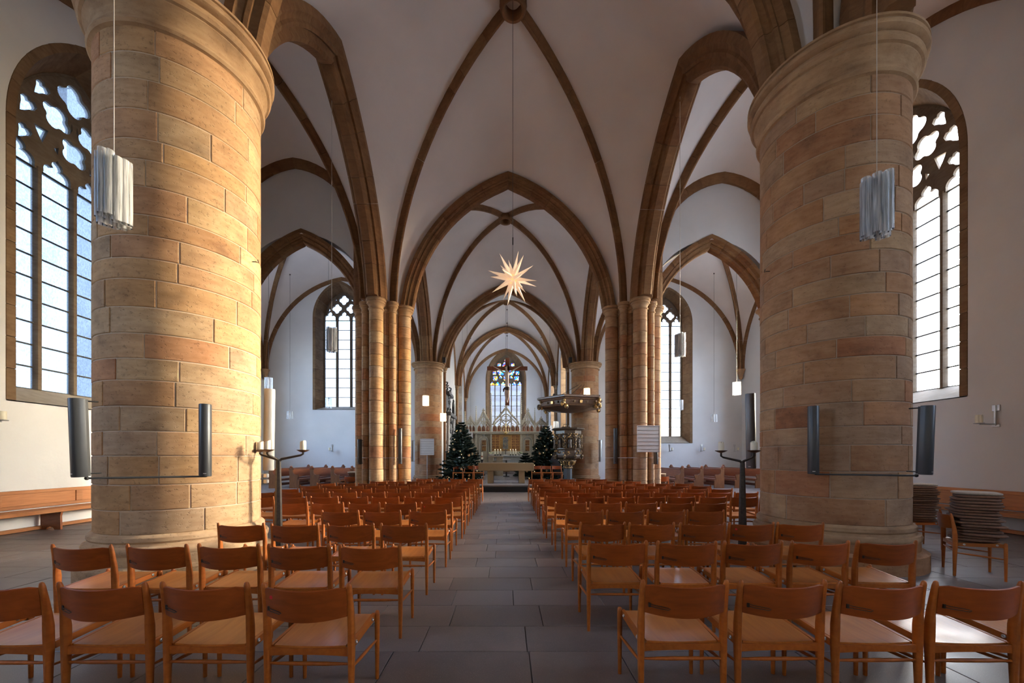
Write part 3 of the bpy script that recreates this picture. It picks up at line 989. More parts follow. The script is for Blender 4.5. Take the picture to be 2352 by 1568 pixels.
    m_.build('tracery_glass', tg or pane_mat, root)
    return root

plain('jamb_sill', (.31, .26, .195), .85, var=.12)

def op_pair(w):   # (opening at the wall face, opening at the glass)
    uc, a_in, s_in, sp, r_in, a_gl, s_gl, r_gl = w
    return (uc, a_in, s_in, sp, r_in), (uc, a_gl, s_gl, sp, r_gl)
def wall_with_windows(name, O, U, back, length, wins, th=.85):
    """wins: (uc, a_in, s_in, spring, r_in, a_gl, s_gl, r_gl, lights, pane_h, pane, style, kw)"""
    wall(name, O, U, back, length, [op_pair(w[:8])[0] for w in wins], [op_pair(w[:8])[1] for w in wins], th)
    for w in wins:
        uc, a_in, s_in, sp, r_in, a_gl, s_gl, r_gl, nl, phh, pn, st, kw = w
        window(O, U, back, uc, a_in, s_in, sp, r_in, a_gl, s_gl, r_gl, nl, phh, pn, style=st, **kw)

# aisle walls: u runs along +y from the west wall
nw = (1.86, 2.63, 8.25, 2.95, 1.38, 3.0, 2.40, 4, .47)
def nearwin(yc, pane, dz=0.0):
    return (yc - YW, nw[0], nw[1] + dz, nw[2], nw[3], nw[4], nw[5] + dz, nw[6], nw[7], nw[8], pane, 'flow4', dict(light_spring=7.92))
wall_with_windows('wall_left', (XL, YW), (0, 1), (-1, 0), YT - YW + .6, [nearwin(1.3, 'pane_dim'), nearwin(9.62, 'pane_north')])
wall_with_windows('wall_right', (XR, YW), (0, 1), (1, 0), YT - YW + .6, [nearwin(1.3, 'pane_dim', .2), nearwin(10.45, 'pane_south', .2)])
# walls with an open arch between aisle and transept
wall('wall_aisle_left', (P_L2.x - .35, 13.85), (-1, 0), (0, 1), 10.6, [(2.45, 2.26, 0, 6.95, 2.33)], [(2.45, 2.26, 0, 6.95, 2.33)], .75, reveal=True)
wall('wall_aisle_right', (P_R2.x + .35, 13.85), (1, 0), (0, 1), 10.2, [(2.35, 2.19, 0, 6.75, 2.33)], [(2.35, 2.19, 0, 6.75, 2.33)], .75, reveal=True)
for sx, px_, uc, a, sp, rise in ((-1, P_L2.x - .35, 2.45, 2.12, 6.95, 2.05), (1, P_R2.x + .35, 2.35, 2.05, 6.75, 2.05)):
    cx = px_ + sx * uc
    a2, r2 = a + .16, rise + .40
    ap = Vector((cx, 14.1, sp + r2))
    tr = new_trim()
    for s in (-1, 1):
        half_rib(arc(Vector((cx + s * a2, 14.1, sp)), ap, NARC, .45), scaled(PROF_ARCH, .80, .72), tr, .6)
    xo = cx + sx * a       # respond and its capital on the outer wall
    rt = new_trim((xo + sx * .22, 14.1, 0))
    m_ = MB(); m_.lathe([(.36, 5.95), (.36, 6.5)], 20); m_.build('respond_shaft', 'capital_stone', rt, smooth=40)
    m_ = MB(); m_.lathe([(.10, 5.25), (.2, 5.5), (.36, 5.95)], 20); m_.build('respond_foot', 'capital_stone', rt, smooth=40)
    m_ = MB(); m_.lathe([(.36, 6.42), (.42, 6.46), (.38, 6.52), (.44, 6.66), (.52, 6.72), (.52, sp), (.3, sp + .01)], 20); m_.build('respond_capital', 'capital_stone', rt, smooth=40)
# transept
tw_l = (10.07 - 0, 1.60, 4.38, 9.95, 2.2, 1.22, 4.62, 1.78, 3, .60, 'pane_east2', 'net3', dict(light_spring=9.98))
tw_r = (9.80, 1.42, 2.36, 9.6, 2.15, 1.06, 2.80, 1.80, 3, .57, 'pane_east2', 'net3', dict(light_spring=9.64))
glass_pane('pane_east2', (.15, .162, .18), .88, .15, (.3, .32, .35))
def rev(w, x0): return (w[0] - x0,) + w[1:]
wall_with_windows('wall_transept_left', (-4.2, YE), (-1, 0), (0, 1), 11.2, [rev(tw_l, 4.2)])
wall_with_windows('wall_transept_right', (4.2, YE), (1, 0), (0, 1), 10.8, [rev(tw_r, 4.2)])
side_w = (5.0, 2.1, 2.6, 8.3, 2.9, 1.75, 2.9, 2.5, 3, .6, 'pane_clear', 'plain', dict(light_spring=8.4, detail=False))  # out-of-view windows, made wide and clear to brighten the nave floor
wall_with_windows('wall_north_end', (TL, YT), (0, 1), (-1, 0), YE - YT + .9, [side_w])
wall_with_windows('wall_south_end', (TR, YT), (0, 1), (1, 0), YE - YT + .9, [side_w[:10] + ('pane_clear',) + side_w[11:]])
# chancel
wall('wall_chancel_arch', (-5.0, 24.25), (1, 0), (0, 1), 10.0, [(5.0, 3.95, 0, 7.15, 4.25)], [(5.0, 3.95, 0, 7.15, 4.25)], .75, reveal=True)
chw = lambda yc, pn: (yc - 24.6, 1.35, 3.4, 8.6, 2.1, 1.05, 3.7, 1.7, 2, .6, pn, 'plain', dict(light_spring=8.4, detail=False))
wall_with_windows('wall_chancel_left', (-CHX, 24.6), (0, 1), (-1, 0), 14.5, [chw(34.9, 'pane_milk')])
wall_with_windows('wall_chancel_right', (CHX, 24.6), (0, 1), (1, 0), 14.5, [chw(28.3, 'pane_milk'), chw(34.9, 'pane_milk')])
wall_with_windows('wall_east', (-5.0, YC), (1, 0), (0, 1), 10.0,
                  [(4.96, 1.95, 3.2, 9.0, 2.95, 1.56, 3.5, 2.5, 6, .92, 'lattice_glass', 'rose', dict(light_spring=8.55, tg='stained_glass'))])
wall('wall_west', (XL - 1, YW), (1, 0), (0, -1), XR - XL + 2, [], [])
# slabs out of sight above the vaults, added to stop sky light leaking in
rf = MB()
for x0, x1, y0, y1 in ((-10.9, 11.0, -4, 14.9), (-16, 16, 14, 25.2), (-5.2, 5.2, 24.5, 39.4)):
    rf.box(((x0 + x1) / 2, (y0 + y1) / 2, WALL_TOP + .1), (x1 - x0, y1 - y0, .2))
tag(rf.build('ceiling_light_block', 'monument_dark'), kind='structure')

# ---------------------------------------------------------------- piers
def block_piece(r, a0, a1, z0, z1, dep=.14):
    n = max(4, int((a1 - a0) / .075))
    ch = .008; da = ch / r
    rows = []
    for z, ins in ((z0, ch), (z0 + ch, 0), (z1 - ch, 0), (z1, ch)):
        row = []
        for k in range(n + 1):
            a = a0 + (a1 - a0) * k / n
            rr = r - ins
            if k in (0, n): rr -= ch
            row.append((rr * math.cos(a), rr * math.sin(a), z))
            if k == 0: row.append(((r - ins) * math.cos(a0 + da), (r - ins) * math.sin(a0 + da), z))
            if k == n - 1: row.append(((r - ins) * math.cos(a1 - da), (r - ins) * math.sin(a1 - da), z))
        # back side
        row += [((r - dep) * math.cos(a1), (r - dep) * math.sin(a1), z), ((r - dep) * math.cos(a0), (r - dep) * math.sin(a0), z)]
        rows.append(row)
    return rows
def round_pier(c, r, z_base, z_top, label, courses, per, seed, mat, base_prof, cap_prof):
    root = tag(empty('stone_pier', (c.x, c.y, 0)), label, 'pier', 'round stone piers')
    rg = random.Random(seed)
    m_ = MB(); m_.lathe([(r - .0075, z_base - .1), (r - .0075, z_top + .05)], 96, caps=False); m_.build('mortar_core', 'mortar' if mat == 'pier_stone' else 'mortar_dark', root, smooth=30)
    zs = [z_base]
    hs = [rg.uniform(.8, 1.22) for _ in range(courses)]
    for h in hs: zs.append(zs[-1] + h * (z_top - z_base) / sum(hs))
    ph = 0
    for z0, z1 in zip(zs[:-1], zs[1:]):
        n = per + rg.choice([-1, 0, 0, 1])
        ws = [rg.uniform(.6, 1.4) for _ in range(n)]
        a = ph = ph + rg.uniform(.3, .55)
        for w in ws:
            d = 2 * PI * w / sum(ws)
            g = .0048
            rr = r + rg.uniform(-.001, .004)
            m_ = MB()
            rows = block_piece(rr, a + g / r, a + d - g / r, z0 + g * .9, z1 - g * .9)
            zc = (z0 + z1) / 2
            ac = a + d / 2
            o = Vector((rr * math.cos(ac), rr * math.sin(ac), zc))
            m_.loft([[Vector(p) - o for p in row] for row in rows])
            m_.build('stone_block', mat, root, o, smooth=35)
            a += d
    m_ = MB(); m_.lathe(base_prof[0], 8 if False else 56); m_.build('plinth', mat, root, smooth=35)
    m_ = MB(); m_.lathe(base_prof[1], 56); m_.build('base_moulding', 'capital_stone' if mat != 'pier_stone' else 'base_stone', root, smooth=35)
    m_ = MB(); m_.lathe(cap_prof, 64); m_.build('capital', 'capital_stone', root, smooth=28)
    return root
stone('base_stone', [(.44, .30, .18), (.48, .33, .20)], .5, bd=.006)
def cap_profile(r, z0, z1, s=1.0):
    h = (z1 - z0)
    q = [(0, 0), (.04, .02), (.058, .07), (.052, .12), (.02, .15), (.012, .17), (.012, .24), (.03, .38), (.075, .47), (.085, .49), (.085, .51), (.115, .53), (.138, .59), (.132, .66), (.105, .70), (.098, .72), (.098, .74), (.135, .755), (.168, .80), (.178, .86), (.165, .90), (.15, .91), (.15, .93), (.175, .94), (.175, .99), (.165, 1.0)]
    pts = [(r - .03, z0 - .03)] + [(r + dr * s, z0 + f * h) for dr, f in q] + [(.05, z1 + .005)]
    return pts
def base_profiles(r, z):
    return ([(r + .17, 0), (r + .17, z * .36), (r + .14, z * .40), (r + .085, z * .42), (r + .085, z * .62), (r - .05, z * .63)],
            [(r + .085, z * .615), (r + .10, z * .66), (r + .105, z * .72), (r + .09, z * .77), (r + .055, z * .79), (r + .04, z * .84), (r + .055, z * .88), (r + .05, z * .95), (r + .02, z), (r - .03, z + .01)])
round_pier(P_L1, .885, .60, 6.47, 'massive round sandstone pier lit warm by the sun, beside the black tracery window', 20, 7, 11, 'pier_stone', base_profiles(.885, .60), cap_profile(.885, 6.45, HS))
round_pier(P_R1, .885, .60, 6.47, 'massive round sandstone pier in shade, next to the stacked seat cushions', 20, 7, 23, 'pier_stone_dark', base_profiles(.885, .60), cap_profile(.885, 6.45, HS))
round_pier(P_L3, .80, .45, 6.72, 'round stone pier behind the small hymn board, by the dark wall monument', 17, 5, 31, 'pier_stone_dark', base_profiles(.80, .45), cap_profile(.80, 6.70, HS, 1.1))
round_pier(P_R3, .80, .45, 6.72, 'round stone pier behind the carved pulpit and its sounding board', 17, 5, 37, 'pier_stone_dark', base_profiles(.80, .45), cap_profile(.80, 6.70, HS, 1.1))

def cluster_pier(c, label, mat, seed):
    root = tag(empty('clustered_pier', (c.x, c.y, 0)), label, 'pier', 'clustered piers')
    rg = random.Random(seed)
    zb, zt, n = .35, 6.40, 16
    HS = HC
    h = (zt - zb) / n
    def drum(r, hh, seg):
        ch = .008; m_ = MB()
        m_.lathe([(r - ch, .004), (r, .004 + ch), (r, hh - .004 - ch), (r - ch, hh - .004)], seg)
        return m_.mesh('shaft_drum', mat, 35)
    big, thin = drum(.225, h, 20), drum(.115, h, 14)
    core_m = MB()
    cr = .60
    poly = [(cr * math.cos(a), cr * math.sin(a)) for a in [PI / 8 + k * PI / 4 for k in range(8)]]
    core_m.loft([[(x * .985, y * .985, .004) for x, y in poly], [(x, y, .014) for x, y in poly], [(x, y, h - .014) for x, y in poly], [(x * .985, y * .985, h - .004) for x, y in poly]])
    core = core_m.mesh('core_block', mat)
    for k in range(n):
        place('core_block', core, root, (0, 0, zb + k * h))
    pos = [(.745, a * PI / 2, big, .225) for a in range(4)] + [(.655, PI / 4 + a * PI / 2, thin, .115) for a in range(4)]
    for d, a, me, r in pos:
        x, y = d * math.cos(a), d * math.sin(a)
        for k in range(n): place('shaft_drum', me, root, (x, y, zb + k * h), rg.uniform(0, 6))
        m_ = MB(); m_.lathe([(r + .12, 0), (r + .12, .14), (r + .06, .16), (r + .07, .2), (r + .075, .25), (r + .03, .28), (r + .03, .32), (r, zb + .01)], 18); m_.build('shaft_base', mat, root, (x, y, 0), smooth=35)
        m_ = MB(); m_.lathe(cap_profile(r, zt - .02, HS, .62 if r > .2 else .5), 22); m_.build('shaft_capital', 'capital_stone', root, (x, y, 0), smooth=35)
    m_ = MB(); m_.lathe([(.78, 0), (.78, .14), (.66, .16), (.64, .34), (.58, .36)], 8, ph=PI / 8); m_.build('core_base', mat, root)
    m_ = MB(); m_.lathe([(.60, zt - .02), (.645, zt + .05), (.62, zt + .10), (.64, zt + .2), (.70, HS - .07), (.70, HS)], 8, ph=PI / 8); m_.build('core_capital', 'capital_stone', root)
    return root
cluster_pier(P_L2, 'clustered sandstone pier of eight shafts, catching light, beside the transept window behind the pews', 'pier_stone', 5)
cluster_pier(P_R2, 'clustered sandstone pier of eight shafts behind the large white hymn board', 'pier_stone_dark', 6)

# shafts on the chancel walls
for sx in (-1, 1):
    for yy in CHB[:-1] + [YC - .15]:
        rt = new_trim((sx * (CHX - .12), yy + .05, 0))
        r = .10
        m_ = MB(); m_.lathe([(r, .28), (r, HS - .2)], 14); m_.build('wall_shaft', 'rib_stone', rt, smooth=40)
        m_ = MB(); m_.lathe(cap_profile(r, HS - .22, HS + .1, .6), 14); m_.build('wall_shaft_capital', 'capital_stone', rt, smooth=40)
        m_ = MB(); m_.lathe([(.22, .26), (.22, .5), (.16, .56), (.15, .62), (r, .66)], 14); m_.build('wall_shaft_base', 'capital_stone', rt, smooth=40)
WEB = BVHTree.FromPolygons([Vector(v) for v in BLOCK_V], BLOCK_F)
def vault_z(x, y, z=3.0):
    h = WEB.ray_cast(Vector((x, y, z)), Vector((0, 0, 1)))
    return h[0].z if h[0] is not None else 12.0
# ---------------------------------------------------------------- chairs
def stile_mesh():
    """rear leg and back post in one: foot, swelling at the seat, kinked back, rounded tip"""
    m = MB(); rows = []
    for z, y, hx, hy in ((0, -.215, .0125, .013), (.25, -.212, .0165, .019), (.40, -.210, .0185, .024), (.52, -.212, .019, .025), (.60, -.218, .0185, .020), (.70, -.232, .0165, .015), (.765, -.243, .0150, .0125), (.785, -.246, .011, .009), (.791, -.247, .004, .004)):
        rows.append([(hx * math.copysign(abs(math.cos(a)) ** .6, math.cos(a)), y + hy * math.copysign(abs(math.sin(a)) ** .6, math.sin(a)), z) for a in [PI / 8 + k * PI / 4 for k in range(8)]])
    m.loft(rows); return m.mesh('rear_leg', 'chair_frame_wood', 50)
def front_leg_mesh():
    m = MB(); rows = []
    for z, h in ((0, .0125), (.2, .0155), (.36, .018), (.44, .017), (.458, .014), (.464, .006)):
        rows.append([(h * math.cos(a), .205 + h * math.sin(a), z) for a in [k * PI / 4 for k in range(8)]])
    m.loft(rows); return m.mesh('front_leg', 'chair_frame_wood', 50)
def back_mesh():
    m = MB(); n = 12; rows = []
    W = .232
    for k in range(n + 1):
        s = -1 + 2 * k / n
        x = W * s
        y = -.243 - .062 * (1 - s * s)
        d = .010 * (1 - s * s)
        zt, zb = .772 - d, .598 - d * 1.6
        if abs(s) > .9: zt -= .012
        th = .0065
        ln = -.02 * .5
        rows.append([(x, y - th + .012, zb), (x, y + th + .012, zb), (x, y + th + .002, (zb + zt) / 2), (x, y + th - .004, zt - .004), (x, y - .004, zt), (x, y - th - .004, zt - .004), (x, y - th + .002, (zb + zt) / 2)])
    m.loft(rows); return m.mesh('backrest', 'chair_back_wood', 40)
def seat_mesh():
    m = MB(); nu, nv = 8, 8; th = .014
    def P(i, j, dz):
        s = -1 + 2 * i / nu; t = j / nv
        w = .207 + .018 * t
        y = -.205 + .425 * t
        z = .418 + .026 * t - .016 * (1 - s * s) * math.sin(PI * min(1, t * 1.05)) - (.012 if j == nv else 0) + dz
        if j == 0: y -= .014 * (1 - s * s)
        return (w * s, y, z)
    b = len(m.v)
    for dz in (0, -th):
        for j in range(nv + 1):
            for i in range(nu + 1): m.v.append(P(i, j, dz))
    n = nu + 1; L = n * (nv + 1)
    for j in range(nv):
        for i in range(nu):
            a = j * n + i
            m.f.append((a, a + 1, a + n + 1, a + n)); m.f.append((L + a + n, L + a + n + 1, L + a + 1, L + a))
    edge = [i for i in range(n)] + [j * n + nu for j in range(1, nv + 1)] + [nv * n + i for i in range(nu - 1, -1, -1)] + [j * n for j in range(nv - 1, 0, -1)]
    for p, q in zip(edge, edge[1:] + edge[:1]): m.f.append((q, p, L + p, L + q))
    m.m = [0] * len(m.f)
    return m.mesh('seat', 'chair_seat_wood', 40)
def side_rail_mesh():
    m = MB(); rows = []
    for y, z in ((-.205, .400), (.205, .428)):
        rows.append([(-.010, y, z - .024), (.010, y, z - .024), (.010, y, z + .018), (-.010, y, z + .018)])
    m.loft(rows); return m.mesh('side_rail', 'chair_frame_wood')
def rear_rail_mesh():
    m = MB(); rows = []
    for k in range(9):
        s = -1 + k / 4
        y = -.212 - .010 * (1 - s * s); z0 = .362 + .012 * (1 - s * s)
        rows.append([(.225 * s, y - .009, z0), (.225 * s, y + .009, z0), (.225 * s, y + .009, .408), (.225 * s, y - .009, .408)])
    m.loft(rows); return m.mesh('rear_rail', 'chair_frame_wood', 40)
def rod(name, p, q, r, seg=8, sw=1.35):
    m = MB(); p, q = Vector(p), Vector(q)
    m.tube([p, p.lerp(q, .3), p.lerp(q, .7), q], [r * .8, r * sw, r * sw, r * .8], seg)
    return m.mesh(name, 'chair_frame_wood', 50)
def hook_mesh():
    m = MB()
    pts = [(-.205, -.262, .655), (-.19, -.275, .652), (-.12, -.305, .645), (-.108, -.308, .640), (-.12, -.306, .634), (-.19, -.277, .640), (-.205, -.262, .642)]
    m.tube(pts, .0022, 5); m.box((-.208, -.255, .648), (.012, .012, .024)); return m.mesh('coupling_hook', 'dark_iron', 40)
def bolt_mesh():
    m = MB(); rows = []
    for x, r in ((0, .012), (.006, .012), (.008, .009), (.005, .006), (.005, .001)):
        rows.append([(x, r * math.cos(k * PI / 5), r * math.sin(k * PI / 5)) for k in range(10)])
    m.loft(rows); return m.mesh('bolt', 'steel', 40)
CM = dict(rear=stile_mesh(), front=front_leg_mesh(), back=back_mesh(), seat=seat_mesh(), rail=side_rail_mesh(), rrail=rear_rail_mesh(),
          sstr=rod('side_stretcher', (0, -.21, .295), (0, .205, .265), .008), rstr=rod('rear_stretcher', (-.232, -.212, .315), (.232, -.212, .315), .009),
          frail=rod('front_rail', (-.24, .2, .40), (.24, .2, .40), .011), hook=hook_mesh(), bolt=bolt_mesh())
def make_chair(detail):
    root = empty('wooden_chair')
    place('seat', CM['seat'], root); place('backrest', CM['back'], root)
    for s in (-1, 1):
        place('rear_leg', CM['rear'], root, (s * .243, 0, 0))
        place('front_leg', CM['front'], root, (s * .248, 0, 0))
        r = place('side_rail', CM['rail'], root, (s * .226, 0, 0))
        if detail:
            for y, z in ((.14, .427), (-.13, .406)):
                b = place('bolt', CM['bolt'], r, (s * .010, y, z), 0 if s > 0 else PI)
        place('side_stretcher', CM['sstr'], root, (s * .246, 0, 0))
    place('rear_rail', CM['rrail'], root)
    place('front_rail', CM['frail'], root)
    place('rear_stretcher', CM['rstr'], root)
    if detail: place('coupling_hook', CM['hook'], root)
    return root
ORD = ['first', 'second', 'third', 'fourth', 'fifth', 'sixth', 'seventh', 'eighth', 'ninth', 'tenth', 'eleventh', 'twelfth', 'thirteenth']
proto_near = make_chair(True); proto_far = make_chair(False)
used = {id(proto_near): False, id(proto_far): False}
def put_chair(proto, x, y, rz=0.0, z=0.0):
    if not used[id(proto)]:
        o = proto; used[id(proto)] = True
    else: o = copy_tree(proto)
    o.location = (x, y, z); o.rotation_euler = (0, 0, rz)
    return o
# rows: (y of the back posts, x of the post nearest the aisle, chairs, pitch)
ROWS_L = [(2.27, -.868, 5, .59), (3.28, -.864, 5, .586), (4.32, -.866, 4, .585), (5.40, -.826, 3, .585), (6.36, -.84, 5, .585), (7.32, -.80, 7, .575), (8.32, -.84, 8, .57),
          (9.25, -.84, 8, .57), (10.3, -.84, 8, .57), (11.2, -.83, 8, .57), (12.2, -.83, 6, .57), (13.5, -.82, 4, .57)]
ROWS_R = [(2.31, .782, 5, .563), (3.41, .70, 5, .578), (4.38, .795, 5, .545), (5.42, .815, 4, .55), (6.38, .766, 5, .565), (7.36, .735, 8, .565), (8.28, .78, 8, .565),
          (9.2, .766, 8, .565), (10.2, .785, 8, .565), (11.15, .78, 8, .565), (12.2, .785, 6, .565), (13.4, .745, 5, .53)]
rg = random.Random(99)
DOTS = []
for side, rows_, nm in ((-1, ROWS_L, 'beside the sunlit pier'), (1, ROWS_R, 'beside the shaded pier')):
    for ri, (yy, x0, n, pit) in enumerate(rows_):
        for k in range(n):
            cx = x0 + side * (.258 + k * pit) + rg.uniform(-.012, .012)
            cy = yy + .243 + rg.uniform(-.018, .018)
            o = put_chair(proto_near if ri < 4 else proto_far, cx, cy, rg.uniform(-.03, .03))
            blk = 'left of the aisle' if side < 0 else 'right of the aisle'
            where = 'next to the aisle' if k == 0 else '%s from the aisle' % ORD[k]
            row = 'nearest row' if ri == 0 else '%s row' % ORD[ri]
            tag(o, 'wooden chair in the %s %s, %s' % (row, blk, where), 'chair', 'wooden chairs %s' % blk)
            if (side, ri, k) in ((-1, 0, 0), (-1, 4, 0), (1, 2, 3)): DOTS.append(o)
for o in DOTS:
    m_ = MB(); m_.lathe([(.011, 0), (.011, .002)], 12)
    st = m_.build('round_sticker', 'sticker_red', o, (-.185, -.272, .715)); st.rotation_euler = (PI / 2, 0, -.32)
    o['label'] = o['label'] + ', red dot'
# ---------------------------------------------------------------- things in the nave and aisles
FPX = 914.667
def at(px, py, d):
    """point of the room at depth d that the photograph shows at pixel (px, py)"""
    return Vector(((px - 1163) * d / FPX, d, 1.5 - (py - 1050) * d / FPX))

# --- hanging lamps: a ring of glass tubes round a socket
def lamp(px, py, d, H, label, tubes=True, lit=False, cable='cable_pale', cr=.0035, R=.135):
    p = at(px, py, d)
    root = tag(empty('pendant_lamp', p), label, 'lamp', 'hanging glass lamps')
    rl = random.Random(int(px))
    n = 11
    if tubes:
        for k in range(n):
            a = 2 * PI * k / n
            dz = rl.uniform(-.032, .032)
            r = R * .30
            m_ = MB()
            m_.lathe([(r, -H / 2), (r * 1.04, -H / 4), (r, 0), (r * 1.03, H / 4), (r, H / 2)], 12, caps=False)
            m_.lathe([(r * .86, -H / 2), (r * .86, H / 2)], 12, caps=False)
            m_.build('glass_tube', 'lamp_glass', root, ((R - r) * math.cos(a), (R - r) * math.sin(a), dz), smooth=60)
    else:
        m_ = MB(); rows = []
        for z in (-H / 2, 0, H / 2):
            rows.append([(R * (1 + .10 * math.cos(9 * 2 * PI * k / 54)) * math.cos(2 * PI * k / 54), R * (1 + .10 * math.cos(9 * 2 * PI * k / 54)) * math.sin(2 * PI * k / 54), z) for k in range(54)])
        m_.loft(rows, caps=False); m_.build('glass_shade', 'lamp_glass_lit' if lit else 'lamp_glass', root, smooth=60)
    m_ = MB(); m_.lathe([(.012, H / 2 + .02), (.03, H / 2), (R * .62, H / 2 - .02), (R * .62, H / 2 - .035), (.03, H / 2 - .05), (.026, H * .12), (.012, H * .10)], 14)
    m_.build('socket', 'steel', root, smooth=40)
    m_ = MB(); m_.sphere((0, 0, -.02), .035 if not lit else .075, 10, 8, (1, 1, 1.6 if not lit else 2.4)); m_.build('bulb', 'lamp_glow' if lit else 'linen', root, smooth=60)
    top = vault_z(p.x, p.y, p.z + .5) - p.z
    m_ = MB(); m_.tube([(0, 0, H / 2), (0, 0, top)], cr, 6); m_.build('cable', cable, root)
    m_ = MB(); m_.lathe([(.01, top - .05), (.035, top - .02), (.035, top + .02)], 10); m_.build('ceiling_rose', 'dark_iron', root)
    return root
lamp_glass('lamp_glass_lit', 1.1)
lamp(262, 438, 3.80, .60, 'large glass tube lamp hanging before the sunlit pier')
lamp(2014, 474, 4.13, .60, 'large glass tube lamp hanging before the shaded pier')
lamp(762, 780, 10.3, .58, 'glass tube lamp hanging before the transept window left of the aisle', cr=.005)
lamp(1562, 792, 10.3, .58, 'glass tube lamp hanging before the transept window right of the aisle', cr=.005)
for px, py, d, H, lit, lb in (
    (617, 880, 17.8, .50, 0, 'small glass lamp hanging just above the pale tall loudspeaker'),
    (755, 925, 22.0, .56, 0, 'small glass lamp over the sill of the left transept window'),
    (666, 953, 22.6, .42, 0, 'tiny glass lamp against the plain transept wall left of its window'),
    (917, 885, 17.4, .58, 0, 'unlit glass lamp hanging before the left clustered pier'),
    (978, 920, 22.2, .56, 1, 'glowing glass lamp before the round pier with the small hymn board'),
    (1018, 958, 22.9, .46, 1, 'glowing glass lamp beside the dark wall monument'),
    (1348, 903, 22.2, .56, 1, 'glowing glass lamp right above the pulpit sounding board'),
    (1562, 930, 21.6, .54, 0, 'small glass lamp in front of the lower right transept window'),
    (1692, 892, 18.2, .58, 0, 'glass lamp hanging below the corner corbel right of the aisle'),
    (1640, 960, 22.6, .42, 0, 'tiny glass lamp against the plain transept wall right of its window'),
    (1062, 984, 27.0, .46, 0, 'white glass lamp at the top of the left fir tree'),
    (1073, 992, 29.0, .42, 0, 'white glass lamp right of the left fir tree top, middle of three'),
    (1081, 999, 31.0, .42, 0, 'white glass lamp lowest of three beside the left fir tree'),
    (1277, 976, 27.0, .50, 0, 'white glass lamp just left of the pulpit book rest'),
    (1263, 984, 29.0, .44, 0, 'white glass lamp at the top of the right fir tree'),
    (1243, 996, 31.0, .42, 0, 'white glass lamp left of the right fir tree top')):
    lamp(px, py, d, H, lb, tubes=False, lit=bool(lit), cr=.006, cable='cable_dark', R=.16 if d > 20 else .15)

# --- Advent star
def star():
    c = at(1178, 640, 9.85)
    root = tag(empty('paper_star', c), 'glowing cream paper star with many pointed rays on a long cable', 'star')
    dirs = []
    for x in (-1, 0, 1):
        for y in (-1, 0, 1):
            for z in (-1, 0, 1):
                if (x, y, z) != (0, 0, 0): dirs.append(Vector((x, y, z)))
    R = Matrix.Rotation(.35, 3, 'Z') @ Matrix.Rotation(.22, 3, 'X') @ Matrix.Rotation(.14, 3, 'Y')
    core = .15
    for d in dirs:
        k = sum(1 for q in d if q)
        n = 3 if k == 3 else 4
        L = {1: .66, 2: .65, 3: .52}[k]
        dn = (R @ d.normalized())
        u = dn.orthogonal().normalized(); v = dn.cross(u)
        b = .066 if n == 4 else .058
        ring = [dn * core * .86 + (u * math.cos(2 * PI * i / n + .4) + v * math.sin(2 * PI * i / n + .4)) * b for i in range(n)]
        m_ = MB(); m_.add(ring + [dn * L], [(i, (i + 1) % n, n) for i in range(n)] + [tuple(reversed(range(n)))])
        m_.build('star_ray', 'star_paper', root)
    m_ = MB(); m_.sphere((0, 0, 0), core * .95, 12, 8); m_.build('star_core', 'star_core', root)
    top = vault_z(c.x, c.y, c.z + 1) - c.z
    m_ = MB(); m_.tube([(0, 0, .2), (0, 0, top)], .006, 6); m_.build('cable', 'cable_dark', root)
    m_ = MB(); m_.tube([(0, 0, .84), (0, 0, 1.02)], .014, 8); m_.build('cable_coupling', 'black_metal', root)
emit('star_core', (1.0, .52, .20), 1.2)
star()

# --- loudspeakers on the piers
def dprof(w, dp): return [(-w / 2, 0), (w / 2, 0), (w / 2, -dp * .35), (w * .38, -dp * .8), (w * .16, -dp), (-w * .16, -dp), (-w * .38, -dp * .8), (-w / 2, -dp * .35)]
def speaker(x, y, z0, z1, rz, label, mat='speaker_grey', w=.125, lean=0.0, bracket=None):
    root = tag(empty('column_loudspeaker', (x, y, z0), rz), label, 'loudspeaker', 'column loudspeakers')
    H = z1 - z0
    root.rotation_euler = (lean, 0, rz)
    m_ = MB(); pr = dprof(w, .10)
    m_.loft([[(a * .96, b * .96, 0) for a, b in pr], [(a, b, .01) for a, b in pr], [(a, b, H - .01) for a, b in pr], [(a * .96, b * .96, H) for a, b in pr]])
    m_.build('housing', mat, root, smooth=40)
    m_ = MB(); m_.box((0, .012, H / 2), (w * .92, .022, H * .98)); m_.build('back_plate', 'black_metal', root)
    m_ = MB(); m_.box((0, -.1005, .035), (w * .25, .003, .008)); m_.build('name_plate', 'steel', root)
    m_ = MB(); m_.tube([(0, .01, H - .02), (0, .01 + (bracket or .1), H - .02)], .008, 6); m_.tube([(0, .01, .03), (0, .01 + (bracket or .1), .03)], .008, 6)
    m_.build('wall_bracket', 'black_metal', root)
    return root
def facing(dx, dy): return math.atan2(dx, -dy)     # turn the -y face towards (dx, dy)
speaker(-3.59, 4.75, 1.275, 2.13, facing(.55, -.83), 'dark column loudspeaker on the sunlit front of the left pier', bracket=.10)
speaker(-4.34, 4.10, 1.30, 2.10, facing(-.35, -.95), 'dark column loudspeaker on the outer side of the left pier, before the window wall', lean=.03, bracket=.12)
speaker(-3.72, 6.22, 1.30, 2.56, facing(.75, -.65), 'tall pale grey loudspeaker behind the left candle stand', 'speaker_light', .15, .04, bracket=.12)
speaker(4.10, 5.32, 1.28, 2.18, facing(-.55, -.83), 'dark column loudspeaker on the front of the right pier', bracket=.12)
speaker(4.86, 4.67, 1.30, 2.10, facing(.35, -.95), 'dark column loudspeaker on the outer side of the right pier, near the wall sconce', lean=.03, bracket=.12)
